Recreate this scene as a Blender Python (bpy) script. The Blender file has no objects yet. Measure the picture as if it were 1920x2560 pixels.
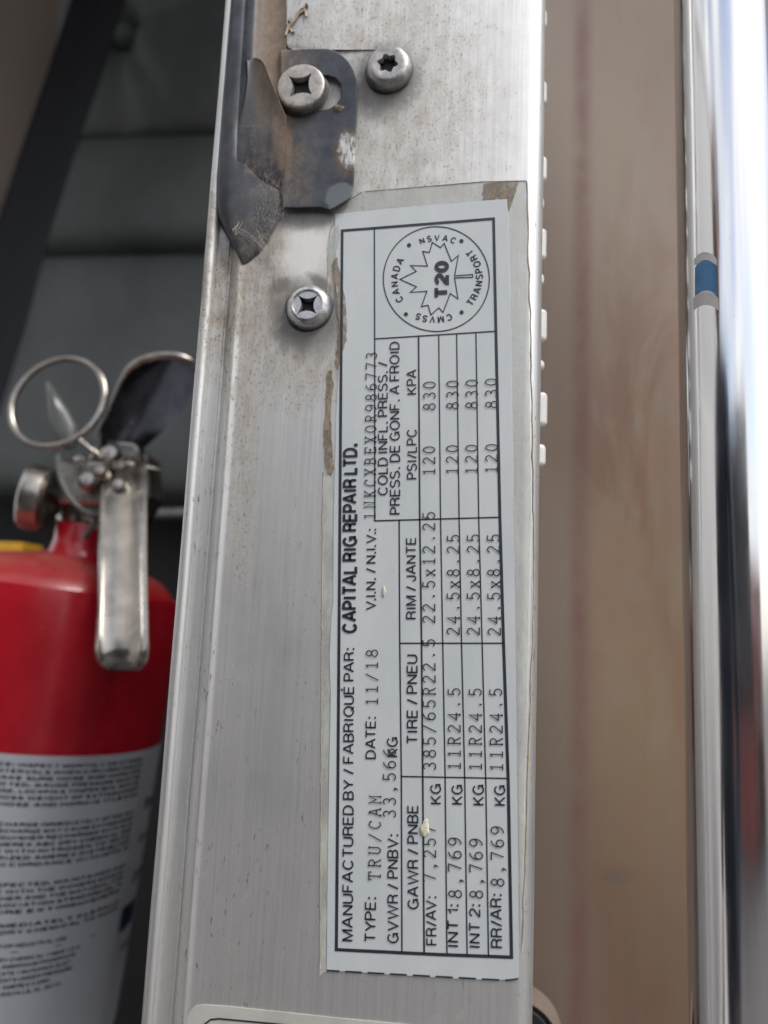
import bpy, bmesh, math, random
from mathutils import Vector, Matrix
random.seed(7)
S = bpy.context.scene
COL = S.collection
MM = 0.001

# ------------------------------------------------------------------ camera
CAM_LOC = Vector((0.026064, -0.20816, -0.031557))
CAM_ROT = Matrix(((0.9921217, -0.0245036, 0.1228583),(0.1177325, -0.1528425, -0.9812126),(0.0428212, 0.9879467, -0.1487535)))
FPX, CX, CY = 1923.0, 960.0, 1280.0
cam_d = bpy.data.cameras.new('camera')
cam = bpy.data.objects.new('camera', cam_d)
COL.objects.link(cam)
cam.matrix_world = Matrix.Translation(CAM_LOC) @ CAM_ROT.to_4x4()
cam_d.sensor_fit = 'VERTICAL'
cam_d.sensor_height = 36.0
cam_d.sensor_width = 27.0
cam_d.lens = FPX / 2560.0 * 36.0
cam_d.clip_start = 0.005
cam_d.clip_end = 500.0
cam_d.dof.use_dof = True
cam_d.dof.focus_distance = 0.208
cam_d.dof.aperture_fstop = 9.0
S.camera = cam

# ------------------------------------------------------------------ light
SUN_TO = Vector((0.47, -0.38, 0.80)).normalized()
w = bpy.data.worlds.new('World')
S.world = w
w.use_nodes = True
wn = w.node_tree.nodes
sky = wn.new('ShaderNodeTexSky')
sky.sky_type = 'NISHITA'
sky.sun_disc = False
sky.sun_elevation = math.asin(SUN_TO.z)
sky.sun_rotation = math.atan2(SUN_TO.x, SUN_TO.y)
sky.dust_density = 2.0
sky.air_density = 0.9
sky.ozone_density = 0.6
tc = wn.new('ShaderNodeTexCoord')
cl = wn.new('ShaderNodeTexNoise')
cl.inputs['Scale'].default_value = 3.2
cl.inputs['Detail'].default_value = 6.0
cl.inputs['Distortion'].default_value = 0.6
w.node_tree.links.new(tc.outputs['Generated'], cl.inputs['Vector'])
cr = wn.new('ShaderNodeMapRange')
cr.interpolation_type = 'SMOOTHSTEP'
cr.inputs[1].default_value = 0.34
cr.inputs[2].default_value = 0.66
cr.inputs[3].default_value = 0.15
cr.inputs[4].default_value = 0.92
w.node_tree.links.new(cl.outputs[0], cr.inputs[0])
cm = wn.new('ShaderNodeMix')
cm.data_type = 'RGBA'
cm.inputs[7].default_value = (7.0, 6.75, 6.4, 1)        # thin bright cloud over the clear sky
w.node_tree.links.new(cr.outputs[0], cm.inputs[0])
w.node_tree.links.new(sky.outputs[0], cm.inputs[6])
w.node_tree.links.new(cm.outputs[2], wn['Background'].inputs[0])
wn['Background'].inputs[1].default_value = 0.11
sd = bpy.data.lights.new('sun', 'SUN')
sd.energy = 1.4
sd.angle = math.radians(24)
sd.color = (1.0, 0.965, 0.915)
sun = bpy.data.objects.new('sun', sd)
COL.objects.link(sun)
sun.rotation_euler = SUN_TO.to_track_quat('Z', 'Y').to_euler()
sun.location = (0.3, -0.5, 0.8)
S.view_settings.view_transform = 'Standard'
S.view_settings.look = 'None'
S.view_settings.exposure = 0.82
S.view_settings.gamma = 1.0
S.view_settings.use_curve_mapping = False
S.render.engine = 'CYCLES'
S.cycles.max_bounces = 8
S.cycles.transparent_max_bounces = 12
S.cycles.use_denoising = True


# ------------------------------------------------------------------ helpers
def at(px, py, h=0.0):
    """the point at height h (towards the viewer) off the jamb face that the photo shows at (px, py)"""
    d = CAM_ROT @ Vector(((px - CX) / FPX, -(py - CY) / FPX, -1.0))
    s = (-h - CAM_LOC.y) / d.y
    return CAM_LOC + d * s


OFF = {}


def link(o, label=None, cat=None, group=None, kind=None):
    if label: o['label'] = label
    if cat: o['category'] = cat
    if group: o['group'] = group
    if kind: o['kind'] = kind
    return o


def thing(name, loc, label, cat, group=None):
    o = bpy.data.objects.new(name, None)
    o.empty_display_size = 0.01
    COL.objects.link(o)
    o.location = loc
    OFF[o.name] = Vector(loc)
    return link(o, label, cat, group)


def obj(name, verts, faces, mat, parent=None, smooth=False, mi=None, loc=None):
    base = OFF[parent.name] if parent else Vector(loc or (0, 0, 0))
    me = bpy.data.meshes.new(name)
    me.from_pydata([tuple(Vector(v) - base) for v in verts], [], faces)
    for m in (mat if isinstance(mat, (list, tuple)) else [mat]):
        me.materials.append(m)
    if mi:
        for p, i in zip(me.polygons, mi): p.material_index = i
    if smooth:
        for p in me.polygons: p.use_smooth = True
    me.update()
    o = bpy.data.objects.new(name, me)
    COL.objects.link(o)
    if parent: o.parent = parent
    else: o.location = base
    OFF[o.name] = base
    return o


def fix_normals(o, angle=None):
    bm = bmesh.new(); bm.from_mesh(o.data)
    bmesh.ops.recalc_face_normals(bm, faces=bm.faces)
    bm.to_mesh(o.data); bm.free()
    if angle is not None:
        for p in o.data.polygons: p.use_smooth = True
        o.data.set_sharp_from_angle(angle=math.radians(angle))
    return o


def bevel(o, wdt, seg=2, ang=35):
    m = o.modifiers.new('bevel', 'BEVEL')
    m.width = wdt; m.segments = seg; m.limit_method = 'ANGLE'; m.angle_limit = math.radians(ang)
    return o


def loft(rows, closed=False, caps=False):
    """rows: lists of points, same count"""
    n = len(rows[0])
    v = [p for r in rows for p in r]
    f = []
    for i in range(len(rows) - 1):
        for j in range(n if closed else n - 1):
            k = (j + 1) % n
            f.append((i * n + j, i * n + k, (i + 1) * n + k, (i + 1) * n + j))
    if caps:
        f.append(tuple(range(n)))
        f.append(tuple((len(rows) - 1) * n + j for j in reversed(range(n))))
    return v, f


def prism(pts, y0, y1):
    """closed outline of world points moved onto planes y0 (back) and y1 (front)"""
    n = len(pts)
    v = [(p[0], y1, p[2]) for p in pts] + [(p[0], y0, p[2]) for p in pts]
    f = [tuple(range(n)), tuple(range(2 * n - 1, n - 1, -1))]
    for i in range(n):
        j = (i + 1) % n
        f.append((i, i + n, j + n, j))
    return v, f


def tube(path, r, n=10, closed=False):
    path = [Vector(p) for p in path]
    rr = r if isinstance(r, (list, tuple)) else [r] * len(path)
    rows = []
    up = Vector((0.13, 0.97, 0.2)).normalized()
    for i, p in enumerate(path):
        if closed: t = path[(i + 1) % len(path)] - path[i - 1]
        else: t = path[min(i + 1, len(path) - 1)] - path[max(i - 1, 0)]
        t.normalize()
        a = up - t * up.dot(t)
        if a.length < 1e-3: a = Vector((1, 0, 0)) - t * t.x
        a.normalize(); b = t.cross(a)
        rows.append([p + (a * math.cos(2 * math.pi * k / n) + b * math.sin(2 * math.pi * k / n)) * rr[i] for k in range(n)])
    if closed:
        rows.append(rows[0])
        return loft(rows, True)
    return loft(rows, True, True)


def lathe(prof, c, axis=Vector((0, 0, 1)), n=64):
    """prof: (radius, height along axis)"""
    axis = axis.normalized()
    a = axis.orthogonal().normalized(); b = axis.cross(a)
    rows = [[Vector(c) + axis * z + (a * math.cos(2 * math.pi * k / n) + b * math.sin(2 * math.pi * k / n)) * max(r, 1e-5) for k in range(n)] for r, z in prof]
    return loft(rows, True)


def box(lo, hi):
    x0, y0, z0 = lo; x1, y1, z1 = hi
    v = [(x0, y0, z0), (x1, y0, z0), (x1, y1, z0), (x0, y1, z0), (x0, y0, z1), (x1, y0, z1), (x1, y1, z1), (x0, y1, z1)]
    f = [(0, 3, 2, 1), (4, 5, 6, 7), (0, 1, 5, 4), (1, 2, 6, 5), (2, 3, 7, 6), (3, 0, 4, 7)]
    return v, f


def add(acc, vf):
    n = len(acc[0])
    acc[0].extend(vf[0]); acc[1].extend([tuple(i + n for i in f) for f in vf[1]])


def smooth_curve(pts, n=8):
    """Catmull-Rom through the points"""
    P = [Vector(p) for p in pts]
    out = []
    for i in range(len(P) - 1):
        p0 = P[max(i - 1, 0)]; p1 = P[i]; p2 = P[i + 1]; p3 = P[min(i + 2, len(P) - 1)]
        for k in range(n):
            t = k / n
            out.append(0.5 * ((2 * p1) + (p2 - p0) * t + (2 * p0 - 5 * p1 + 4 * p2 - p3) * t * t + (3 * p1 - p0 - 3 * p2 + p3) * t ** 3))
    out.append(P[-1])
    return out


# ------------------------------------------------------------------ materials
class NT:
    def __init__(s, name):
        s.m = bpy.data.materials.new(name); s.m.use_nodes = True
        s.t = s.m.node_tree; s.n = s.t.nodes
        s.b = s.n['Principled BSDF']
        s.pos = s.n.new('ShaderNodeNewGeometry').outputs['Position']

    def new(s, k): return s.n.new('ShaderNode' + k)
    def l(s, a, b): s.t.links.new(a, b)

    def put(s, sock, v):
        if hasattr(v, 'is_output'): s.l(v, sock)
        else: sock.default_value = v

    def math(s, op, a, b=0.0, clamp=False):
        n = s.new('Math'); n.operation = op; n.use_clamp = clamp
        s.put(n.inputs[0], a); s.put(n.inputs[1], b)
        return n.outputs[0]

    def scale(s, vec):
        n = s.new('VectorMath'); n.operation = 'MULTIPLY'
        s.l(s.pos, n.inputs[0]); n.inputs[1].default_value = vec
        return n.outputs[0]

    def noise(s, vec, scale=1.0, detail=4.0, rough=0.6, dist=0.0):
        """vec: scale vector applied to the position (1/size of the features)"""
        n = s.new('TexNoise'); s.l(s.scale(vec), n.inputs['Vector'])
        n.inputs['Scale'].default_value = scale; n.inputs['Detail'].default_value = detail
        n.inputs['Roughness'].default_value = rough; n.inputs['Distortion'].default_value = dist
        return n.outputs[0]

    def ramp(s, v, a, b, lo=0.0, hi=1.0):
        n = s.new('MapRange'); n.interpolation_type = 'SMOOTHSTEP'
        s.put(n.inputs[0], v)
        for i, x in enumerate((a, b, lo, hi)): n.inputs[i + 1].default_value = x
        return n.outputs[0]

    def mix(s, f, a, b):
        n = s.new('Mix'); n.data_type = 'RGBA'
        s.put(n.inputs[0], f)
        for k, x in ((6, a), (7, b)):
            if hasattr(x, 'is_output'): s.l(x, n.inputs[k])
            else: n.inputs[k].default_value = (*x, 1)
        return n.outputs[2]

    def blob(s, c, rx, rz, soft=0.5, rot=0.0, wob=0.35, nscale=350.0):
        """irregular spot round the world point c, radii in metres; 1 inside"""
        d = s.new('VectorMath'); d.operation = 'SUBTRACT'
        s.l(s.pos, d.inputs[0]); d.inputs[1].default_value = tuple(c)
        r = s.new('VectorRotate'); r.rotation_type = 'Y_AXIS'
        s.l(d.outputs[0], r.inputs['Vector']); r.inputs['Angle'].default_value = rot
        q = s.new('VectorMath'); q.operation = 'MULTIPLY'
        s.l(r.outputs[0], q.inputs[0]); q.inputs[1].default_value = (1 / rx, 0, 1 / rz)
        ln = s.new('VectorMath'); ln.operation = 'LENGTH'; s.l(q.outputs[0], ln.inputs[0])
        nz = s.noise((nscale, nscale, nscale), 1, 5, 0.65)
        v = s.math('ADD', ln.outputs['Value'], s.math('MULTIPLY', s.math('SUBTRACT', nz, 0.5), wob * 2))
        return s.ramp(v, 1 - soft * 0.5, 1 + soft * 0.5, 1, 0)

    def bump(s, v, dist, strength=1.0):
        n = s.new('Bump'); n.inputs['Distance'].default_value = dist; n.inputs['Strength'].default_value = strength
        s.l(v, n.inputs['Height']); s.l(n.outputs[0], s.b.inputs['Normal'])

    def set(s, color=None, rough=None, metal=None, **kw):
        if color is not None:
            if hasattr(color, 'is_output'): s.l(color, s.b.inputs['Base Color'])
            else: s.b.inputs['Base Color'].default_value = (*color, 1)
        if rough is not None: s.put(s.b.inputs['Roughness'], rough)
        if metal is not None: s.put(s.b.inputs['Metallic'], metal)
        for k, v in kw.items(): s.put(s.b.inputs[k], v)
        return s.m


def simple(name, c, rough=0.5, metal=0.0, var=0.12, nsc=60.0, bump=0.0, **kw):
    t = NT(name)
    nz = t.noise((nsc, nsc, nsc), 1, 5, 0.6)
    dark = tuple(x * (1 - var) for x in c); lite = tuple(min(1, x * (1 + var)) for x in c)
    t.set(t.mix(t.ramp(nz, 0.3, 0.7), dark, lite), t.ramp(nz, 0.2, 0.8, max(0, rough - 0.07), min(1, rough + 0.07)), metal, **kw)
    if bump: t.bump(nz, bump)
    return t.m


def make_alu():
    t = NT('brushed_dirty_aluminium')
    fine = t.noise((2600, 400, 22), 1, 3, 0.7)          # brushing runs up the jamb
    mid = t.noise((900, 300, 14), 1, 5, 0.7)
    cloud = t.noise((45, 45, 30), 1, 5, 0.6)
    speck = t.noise((700, 700, 520), 1, 3, 0.5)
    base = t.mix(t.ramp(mid, 0.3, 0.7), (0.63, 0.64, 0.635), (0.73, 0.74, 0.735))
    base = t.mix(t.math('MULTIPLY', t.ramp(fine, 0.5, 0.75), 0.35), base, (0.36, 0.35, 0.33))
    base = t.mix(t.ramp(speck, 0.60, 0.68, 0, 0.6), base, (0.74, 0.74, 0.72))
    spot = t.noise((260, 260, 210), 1, 2, 0.4)
    base = t.mix(t.math('MULTIPLY', t.ramp(spot, 0.66, 0.70, 0, 0.55), t.ramp(cloud, 0.35, 0.6)), base, (0.78, 0.78, 0.77))
    # grime: brown film round the bracket and screws, grey oxide lower down
    film = t.blob(at(650, 690), 0.019, 0.030, 1.2, 0.0, 0.6, 180)
    film2 = t.blob(at(612, 960), 0.0042, 0.055, 1.3, 0.05, 0.6, 160)
    film3 = t.blob(at(745, 860), 0.020, 0.018, 1.2, 0, 0.6, 140)
    film4 = t.blob(at(940, 260), 0.030, 0.045, 1.5, 0, 0.7, 140)
    grime_shade1 = t.blob(at(768, 790), 0.0108, 0.0118, 0.7, 0, 0.35, 260)  # dark round the screws: grime plus their soft shadow put into the colour
    grime_shade2 = t.blob(at(960, 205), 0.0105, 0.0118, 0.7, 0, 0.35, 260)
    tick = t.noise((900, 900, 260), 1, 4, 0.7)
    ticks = t.math('MULTIPLY', t.ramp(tick, 0.61, 0.66), t.ramp(cloud, 0.42, 0.6))
    brown = t.math('MAXIMUM', t.math('MAXIMUM', film, t.math('MULTIPLY', film2, 0.7)), t.math('MAXIMUM', t.math('MULTIPLY', film3, 0.75), t.math('MULTIPLY', film4, 0.65)))
    brown = t.math('MULTIPLY', brown, t.ramp(t.noise((300, 300, 120), 1, 5, 0.7), 0.3, 0.7, 0.35, 1.0))
    pit = t.math('MULTIPLY', t.ramp(t.noise((1300, 1300, 800), 1, 4, 0.7), 0.56, 0.62), t.ramp(brown, 0.08, 0.3))
    c1 = t.mix(t.math('MULTIPLY', brown, 0.95), base, (0.27, 0.225, 0.165))
    c1 = t.mix(t.math('MULTIPLY', t.math('MAXIMUM', grime_shade1, grime_shade2), 0.85), c1, (0.12, 0.115, 0.11))
    c1 = t.mix(t.math('MULTIPLY', ticks, 0.8), c1, (0.13, 0.115, 0.10))
    c1 = t.mix(t.math('MULTIPLY', pit, 0.6), c1, (0.12, 0.10, 0.075))
    smear = t.blob(at(700, 715), 0.0035, 0.0022, 0.9, 0.5, 0.5, 400)
    smear = t.math('MAXIMUM', smear, t.blob(at(800, 705), 0.0042, 0.0016, 0.9, -0.6, 0.5, 400))
    bare = t.blob(at(765, 625), 0.0075, 0.0095, 0.9, 0.0, 0.5, 260)
    c1 = t.mix(t.math('MULTIPLY', bare, 0.8), c1, (0.80, 0.80, 0.77))
    smear = t.math('MAXIMUM', smear, t.blob(at(760, 545), 0.011, 0.0035, 0.9, 0.0, 0.3, 300))
    c1 = t.mix(t.math('MULTIPLY', smear, 0.75), c1, (0.11, 0.11, 0.11))
    oxide = t.ramp(cloud, 0.35, 0.7, 0.0, 0.35)
    c1 = t.mix(oxide, c1, (0.47, 0.46, 0.45))
    rough = t.math('ADD', t.ramp(cloud, 0.2, 0.8, 0.42, 0.58), t.math('MULTIPLY', brown, 0.2))
    metal = t.math('SUBTRACT', 0.82, t.math('MULTIPLY', brown, 0.55), True)
    t.bump(t.math('ADD', t.math('MULTIPLY', fine, 0.6), t.math('MULTIPLY', mid, 0.25)), 0.00005, 0.7)
    return t.set(c1, rough, metal)


def make_dark_steel():
    t = NT('blackened_bracket_steel')
    cl = t.noise((130, 130, 130), 1, 6, 0.65)
    fi = t.noise((900, 900, 500), 1, 5, 0.7)
    c = t.mix(t.ramp(cl, 0.3, 0.7), (0.034, 0.040, 0.050), (0.075, 0.083, 0.097))
    c = t.mix(t.ramp(fi, 0.6, 0.8, 0, 0.35), c, (0.22, 0.22, 0.22))
    dust = t.blob(at(688, 60, 0.001), 0.0052, 0.035, 0.8, 0.0, 0.2, 250)
    dust2 = t.blob(at(706, 320, 0.003), 0.0028, 0.016, 1.0, 0.14, 0.3, 300)
    dust3 = t.blob(at(668, 430, 0.003), 0.0070, 0.019, 1.5, 0.30, 0.8, 260)
    dust4 = t.blob(at(715, 150, 0.003), 0.008, 0.008, 1.3, 0, 0.4, 300)
    dust5 = t.blob(at(728, 420, 0.003), 0.006, 0.016, 1.6, 0, 0.8, 300)
    dust6 = t.blob(at(640, 600, 0.002), 0.010, 0.008, 1.6, 0.3, 0.6, 300)
    dn = t.noise((380, 380, 300), 1, 6, 0.75)
    gr = t.noise((1800, 1800, 1500), 1, 3, 0.6)
    d = t.math('MAXIMUM', dust, dust2)
    d = t.math('MAXIMUM', d, t.math('MULTIPLY', t.math('MAXIMUM', dust3, dust6), t.ramp(dn, 0.40, 0.70, 0.05, 0.60)))
    d = t.math('MAXIMUM', d, t.math('MULTIPLY', t.math('MAXIMUM', dust4, dust5), t.ramp(dn, 0.3, 0.7, 0.1, 0.6)))
    dc = t.mix(t.ramp(dn, 0.3, 0.7), (0.19, 0.14, 0.10), (0.29, 0.22, 0.165))
    c = t.mix(t.math('MULTIPLY', d, t.ramp(gr, 0.3, 0.6, 0.72, 0.95)), c, dc)
    # bare worn patch on the tab, with rust at its rim
    st_ = t.noise((900, 900, 260), 1, 4, 0.7)
    w1 = t.math('MULTIPLY', t.blob(at(870, 372, 0.003), 0.0028, 0.0050, 0.7, 0.15, 0.6, 500), t.ramp(st_, 0.36, 0.55))
    w0 = t.blob(at(866, 376, 0.003), 0.0042, 0.0075, 0.8, 0, 0.6, 400)
    w2 = t.blob(at(850, 487, 0.003), 0.0046, 0.0042, 0.25, 0.5, 0.25, 400)
    c = t.mix(t.math('MULTIPLY', w0, 0.6), c, t.mix(t.ramp(dn, .4, .6), (0.10, 0.085, 0.06), (0.20, 0.115, 0.06)))
    c = t.mix(t.math('MULTIPLY', w2, 0.6), c, (0.20, 0.225, 0.23))
    c = t.mix(w1, c, (0.60, 0.62, 0.60))
    t.bump(t.math('ADD', fi, t.math('MULTIPLY', d, 0.5)), 0.00008, 0.6)
    return t.set(c, t.math('ADD', 0.40, t.math('MULTIPLY', d, 0.4)), t.math('MULTIPLY', t.math('SUBTRACT', 1.0, d, True), 0.35))


def make_screw_mat(name, tint, rough):
    t = NT(name)
    nz = t.noise((420, 420, 420), 1, 6, 0.7)
    sp = t.noise((1500, 1500, 1500), 1, 3, 0.6)
    c = t.mix(t.ramp(nz, 0.3, 0.7), tuple(x * 0.62 for x in tint), tint)
    c = t.mix(t.ramp(sp, 0.62, 0.7, 0, 0.6), c, tuple(x * 0.35 for x in tint))
    t.bump(nz, 0.0002, 0.5)
    return t.set(c, t.ramp(nz, 0.3, 0.7, rough - 0.08, rough + 0.12), 0.85)


def make_sticker():
    t = NT('white_label_film')
    nz = t.noise((60, 60, 25), 1, 5, 0.6)
    sp = t.noise((500, 500, 500), 1, 4, 0.6)
    c = t.mix(t.ramp(nz, 0.3, 0.7), (0.50, 0.545, 0.56), (0.56, 0.60, 0.61))
    c = t.mix(t.ramp(sp, 0.70, 0.78, 0, 0.3), c, (0.36, 0.34, 0.30))
    t.bump(nz, 0.0006, 0.4)
    return t.set(c, 0.38, 0.0, **{'Coat Weight': 0.3, 'Coat Roughness': 0.25})


def make_panel():
    t = NT('dusty_tan_reflection_paint')  # brown ground reflection put into the panel's colour, with some dirt
    a = t.noise((28, 28, 12), 1, 5, 0.6)
    b = t.noise((70, 70, 45), 1, 5, 0.65)
    v = t.noise((90, 1, 3), 1, 3, 0.5)
    c = t.mix(t.ramp(a, 0.3, 0.7), (0.30, 0.19, 0.138), (0.275, 0.205, 0.138))
    c = t.mix(t.ramp(b, 0.45, 0.75, 0, 0.55), c, (0.29, 0.265, 0.245))
    c = t.mix(t.ramp(v, 0.5, 0.75, 0, 0.35), c, (0.20, 0.155, 0.12))
    lw = t.blob(at(1500, 2500, -0.085), 0.06, 0.12, 1.2, 0, 0.6, 25)
    c = t.mix(t.math('MULTIPLY', lw, 0.6), c, (0.125, 0.075, 0.052))
    rb = t.noise((40, 40, 14), 1, 5, 0.65, 0.6)
    c = t.mix(t.ramp(rb, 0.46, 0.66, 0, 0.65), c, (0.185, 0.092, 0.062))
    sm = t.blob(at(1540, 2195, -0.085), 0.0055, 0.0022, 1.2, 0.1, 0.6, 150)
    c = t.mix(t.math('MULTIPLY', sm, 0.5), c, (0.10, 0.09, 0.09))
    # red sealant seam running down the panel
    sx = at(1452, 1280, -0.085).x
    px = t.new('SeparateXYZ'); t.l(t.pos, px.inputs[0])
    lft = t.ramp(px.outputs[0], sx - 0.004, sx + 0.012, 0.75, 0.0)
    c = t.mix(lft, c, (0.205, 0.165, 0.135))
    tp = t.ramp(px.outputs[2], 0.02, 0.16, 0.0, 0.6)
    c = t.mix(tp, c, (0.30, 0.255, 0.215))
    oc = t.blob(at(1600, 1750, -0.085), 0.02, 0.07, 1.4, 0, 0.5, 30)
    c = t.mix(t.math('MULTIPLY', oc, 0.5), c, (0.25, 0.185, 0.11))
    d = t.math('ABSOLUTE', t.math('SUBTRACT', px.outputs[0], sx))
    c = t.mix(t.math('MULTIPLY', t.ramp(d, 0.0002, 0.0060, 0.85, 0), t.ramp(b, 0.25, 0.7, 0.35, 1.0)), c, (0.17, 0.085, 0.072))
    return t.set(c, 0.6, 0.0)


def make_film():
    t = NT('clear_overlay_film')
    nz = t.noise((160, 160, 60), 1, 5, 0.6)
    t.set(t.mix(t.ramp(nz, 0.35, 0.65), (0.50, 0.53, 0.50), (0.62, 0.65, 0.61)), 0.3, 0.0)
    t.b.inputs['Alpha'].default_value = 1.0
    t.l(t.ramp(nz, 0.3, 0.7, 0.30, 0.62), t.b.inputs['Alpha'])
    t.bump(nz, 0.0004, 0.6)
    return t.m


def make_mud():
    t = NT('dried_brown_grime')
    nz = t.noise((500, 500, 300), 1, 5, 0.7)
    big = t.noise((120, 120, 90), 1, 4, 0.6)
    t.set(t.mix(t.ramp(nz, 0.3, 0.7), (0.20, 0.16, 0.115), (0.32, 0.265, 0.20)), 0.75, 0.0)
    t.l(t.ramp(t.math('ADD', nz, t.math('MULTIPLY', big, 0.6)), 0.55, 0.95, 0.12, 0.92), t.b.inputs['Alpha'])
    return t.m


def make_ext_label():
    return simple('extinguisher_paper_label', (0.52, 0.55, 0.60), 0.4, 0, 0.04, 30)


def make_seat():
    t = NT('grey_vinyl_upholstery')
    a = t.noise((9, 9, 9), 1, 4, 0.6)
    g = t.new('TexVoronoi'); t.l(t.scale((700, 700, 700)), g.inputs['Vector'])
    c = t.mix(t.ramp(a, 0.3, 0.7), (0.135, 0.150, 0.150), (0.185, 0.202, 0.20))
    t.bump(g.outputs[0], 0.0006, 0.4)
    return t.set(c, 0.45, 0.0)


def make_cloth():
    t = NT('brown_ribbed_cloth')
    wv = t.new('TexWave'); wv.bands_direction = 'Z'
    t.l(t.scale((1, 1, 1)), wv.inputs['Vector'])
    wv.inputs['Scale'].default_value = 70; wv.inputs['Distortion'].default_value = 1.5; wv.inputs['Detail'].default_value = 3
    c = t.mix(wv.outputs[1], (0.42, 0.345, 0.29), (0.54, 0.45, 0.385))
    return t.set(c, 0.9, 0.0)


def make_chrome():
    t = NT('polished_rail_chrome')
    nz = t.noise((200, 200, 30), 1, 4, 0.6)
    sp = t.noise((900, 900, 700), 1, 3, 0.5)
    c = t.mix(t.ramp(sp, 0.68, 0.76, 0, 0.3), (0.80, 0.81, 0.83), (0.5, 0.48, 0.46))
    return t.set(c, t.ramp(nz, 0.3, 0.8, 0.10, 0.20), 1.0)


def make_satin():
    t = NT('satin_stainless_flange')
    nz = t.noise((700, 300, 25), 1, 4, 0.6)
    cl = t.noise((60, 60, 40), 1, 5, 0.6)
    tk = t.noise((500, 500, 220), 1, 4, 0.7)
    c = t.mix(t.ramp(nz, 0.3, 0.7), (0.70, 0.68, 0.675), (0.78, 0.76, 0.75))
    c = t.mix(t.ramp(cl, 0.45, 0.75, 0, 0.3), c, (0.60, 0.57, 0.54))
    c = t.mix(t.ramp(tk, 0.72, 0.77, 0, 0.7), c, (0.22, 0.2, 0.19))
    return t.set(c, 0.48, 0.25)


ALU = make_alu()
STEEL = make_dark_steel()
STICK = make_sticker()
INK = simple('navy_black_print_ink', (0.022, 0.026, 0.038), 0.45, 0, 0.1, 300)
TYPE_INK = simple('typed_ink', (0.030, 0.033, 0.042), 0.5, 0, 0.15, 400)
FILM = make_film()
MUD = make_mud()
PANEL = make_panel()
CHROME = make_chrome()
SATIN = make_satin()
WHITE = simple('white_nylon', (0.92, 0.91, 0.89), 0.4, 0, 0.05, 200)
def make_red():
    t = NT('dusty_red_enamel')
    nz = t.noise((60, 60, 60), 1, 5, 0.65); sc = t.noise((500, 500, 160), 1, 4, 0.7)
    g = t.new('NewGeometry'); sx = t.new('SeparateXYZ'); t.l(g.outputs['Normal'], sx.inputs[0])
    up = t.math('MULTIPLY', t.ramp(sx.outputs[2], 0.35, 0.95), t.ramp(nz, 0.3, 0.65, 0.2, 0.8))
    c = t.mix(t.ramp(nz, 0.3, 0.7), (0.42, 0.008, 0.018), (0.50, 0.012, 0.026))
    c = t.mix(t.ramp(sc, 0.66, 0.74, 0, 0.5), c, (0.45, 0.16, 0.14))
    c = t.mix(t.math('MULTIPLY', up, 0.6), c, (0.20, 0.12, 0.08))
    return t.set(c, t.math('ADD', 0.26, t.math('MULTIPLY', up, 0.4)), 0.0, **{'Coat Weight': 0.35, 'Coat Roughness': 0.15})
RED = make_red()
ZINC = simple('extinguisher_plated_steel', (0.40, 0.375, 0.34), 0.24, 0.9, 0.22, 90)
NAVY = simple('dark_lever_steel', (0.10, 0.11, 0.14), 0.25, 0.95, 0.35, 40)
BLACK = simple('black_webbing', (0.009, 0.011, 0.017), 0.75, 0, 0.25, 300)
SEAT = make_seat()
CLOTH = make_cloth()
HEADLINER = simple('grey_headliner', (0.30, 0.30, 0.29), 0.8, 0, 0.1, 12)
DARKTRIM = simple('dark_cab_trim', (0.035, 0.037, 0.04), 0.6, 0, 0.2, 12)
YELLOW = simple('yellow_plastic', (0.62, 0.34, 0.02), 0.45, 0, 0.1, 60)
TAG = simple('grey_translucent_tag', (0.12, 0.13, 0.13), 0.35, 0, 0.15, 80)
SILK = simple('spider_silk', (0.55, 0.52, 0.49), 0.7, 0, 0.1, 900)
BLUE_REFL = simple('blue_reflection_paint', (0.065, 0.19, 0.36), 0.25, 0.3, 0.15, 120)
GREY_REFL = simple('grey_reflection_paint', (0.52, 0.50, 0.505), 0.4, 0, 0.1, 200)
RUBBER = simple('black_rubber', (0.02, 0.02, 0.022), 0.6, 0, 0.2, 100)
EXTLAB = make_ext_label()
OLDSTICK = simple('aged_cream_label_film', (0.46, 0.465, 0.43), 0.4, 0, 0.08, 120)

# ------------------------------------------------------------------ setting
gv, gf = box((-60, -60, -1.27), (60, 60, -1.22))
g = obj('ground', gv, gf, simple('grey_gravel_ground', (0.115, 0.11, 0.108), 0.9, 0, 0.25, 3))
link(g, kind='structure')

# cab shell behind the jamb (roof, floor, walls: closes the cab so that its inside is in shade)
shell = thing('cab_shell', (-0.6, 1.0, -0.9), 'dark shaded inside walls of the cab seen behind the jamb', 'cab interior')
XJ = at(470, 1280, -0.01).x
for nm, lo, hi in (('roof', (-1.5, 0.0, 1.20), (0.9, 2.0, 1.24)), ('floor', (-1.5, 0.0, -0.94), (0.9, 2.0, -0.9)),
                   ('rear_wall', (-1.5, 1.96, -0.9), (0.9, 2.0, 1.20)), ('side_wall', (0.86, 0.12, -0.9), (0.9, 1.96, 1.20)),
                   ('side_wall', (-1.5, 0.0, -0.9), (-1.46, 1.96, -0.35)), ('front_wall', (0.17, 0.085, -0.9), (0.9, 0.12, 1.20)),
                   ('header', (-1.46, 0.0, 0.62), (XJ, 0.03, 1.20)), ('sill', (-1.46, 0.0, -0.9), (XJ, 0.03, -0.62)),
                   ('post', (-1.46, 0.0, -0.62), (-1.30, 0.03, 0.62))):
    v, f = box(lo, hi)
    obj(nm, v, f, DARKTRIM if nm in ('front_wall', 'rear_wall', 'floor', 'sill', 'side_wall') else HEADLINER, shell)

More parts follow.
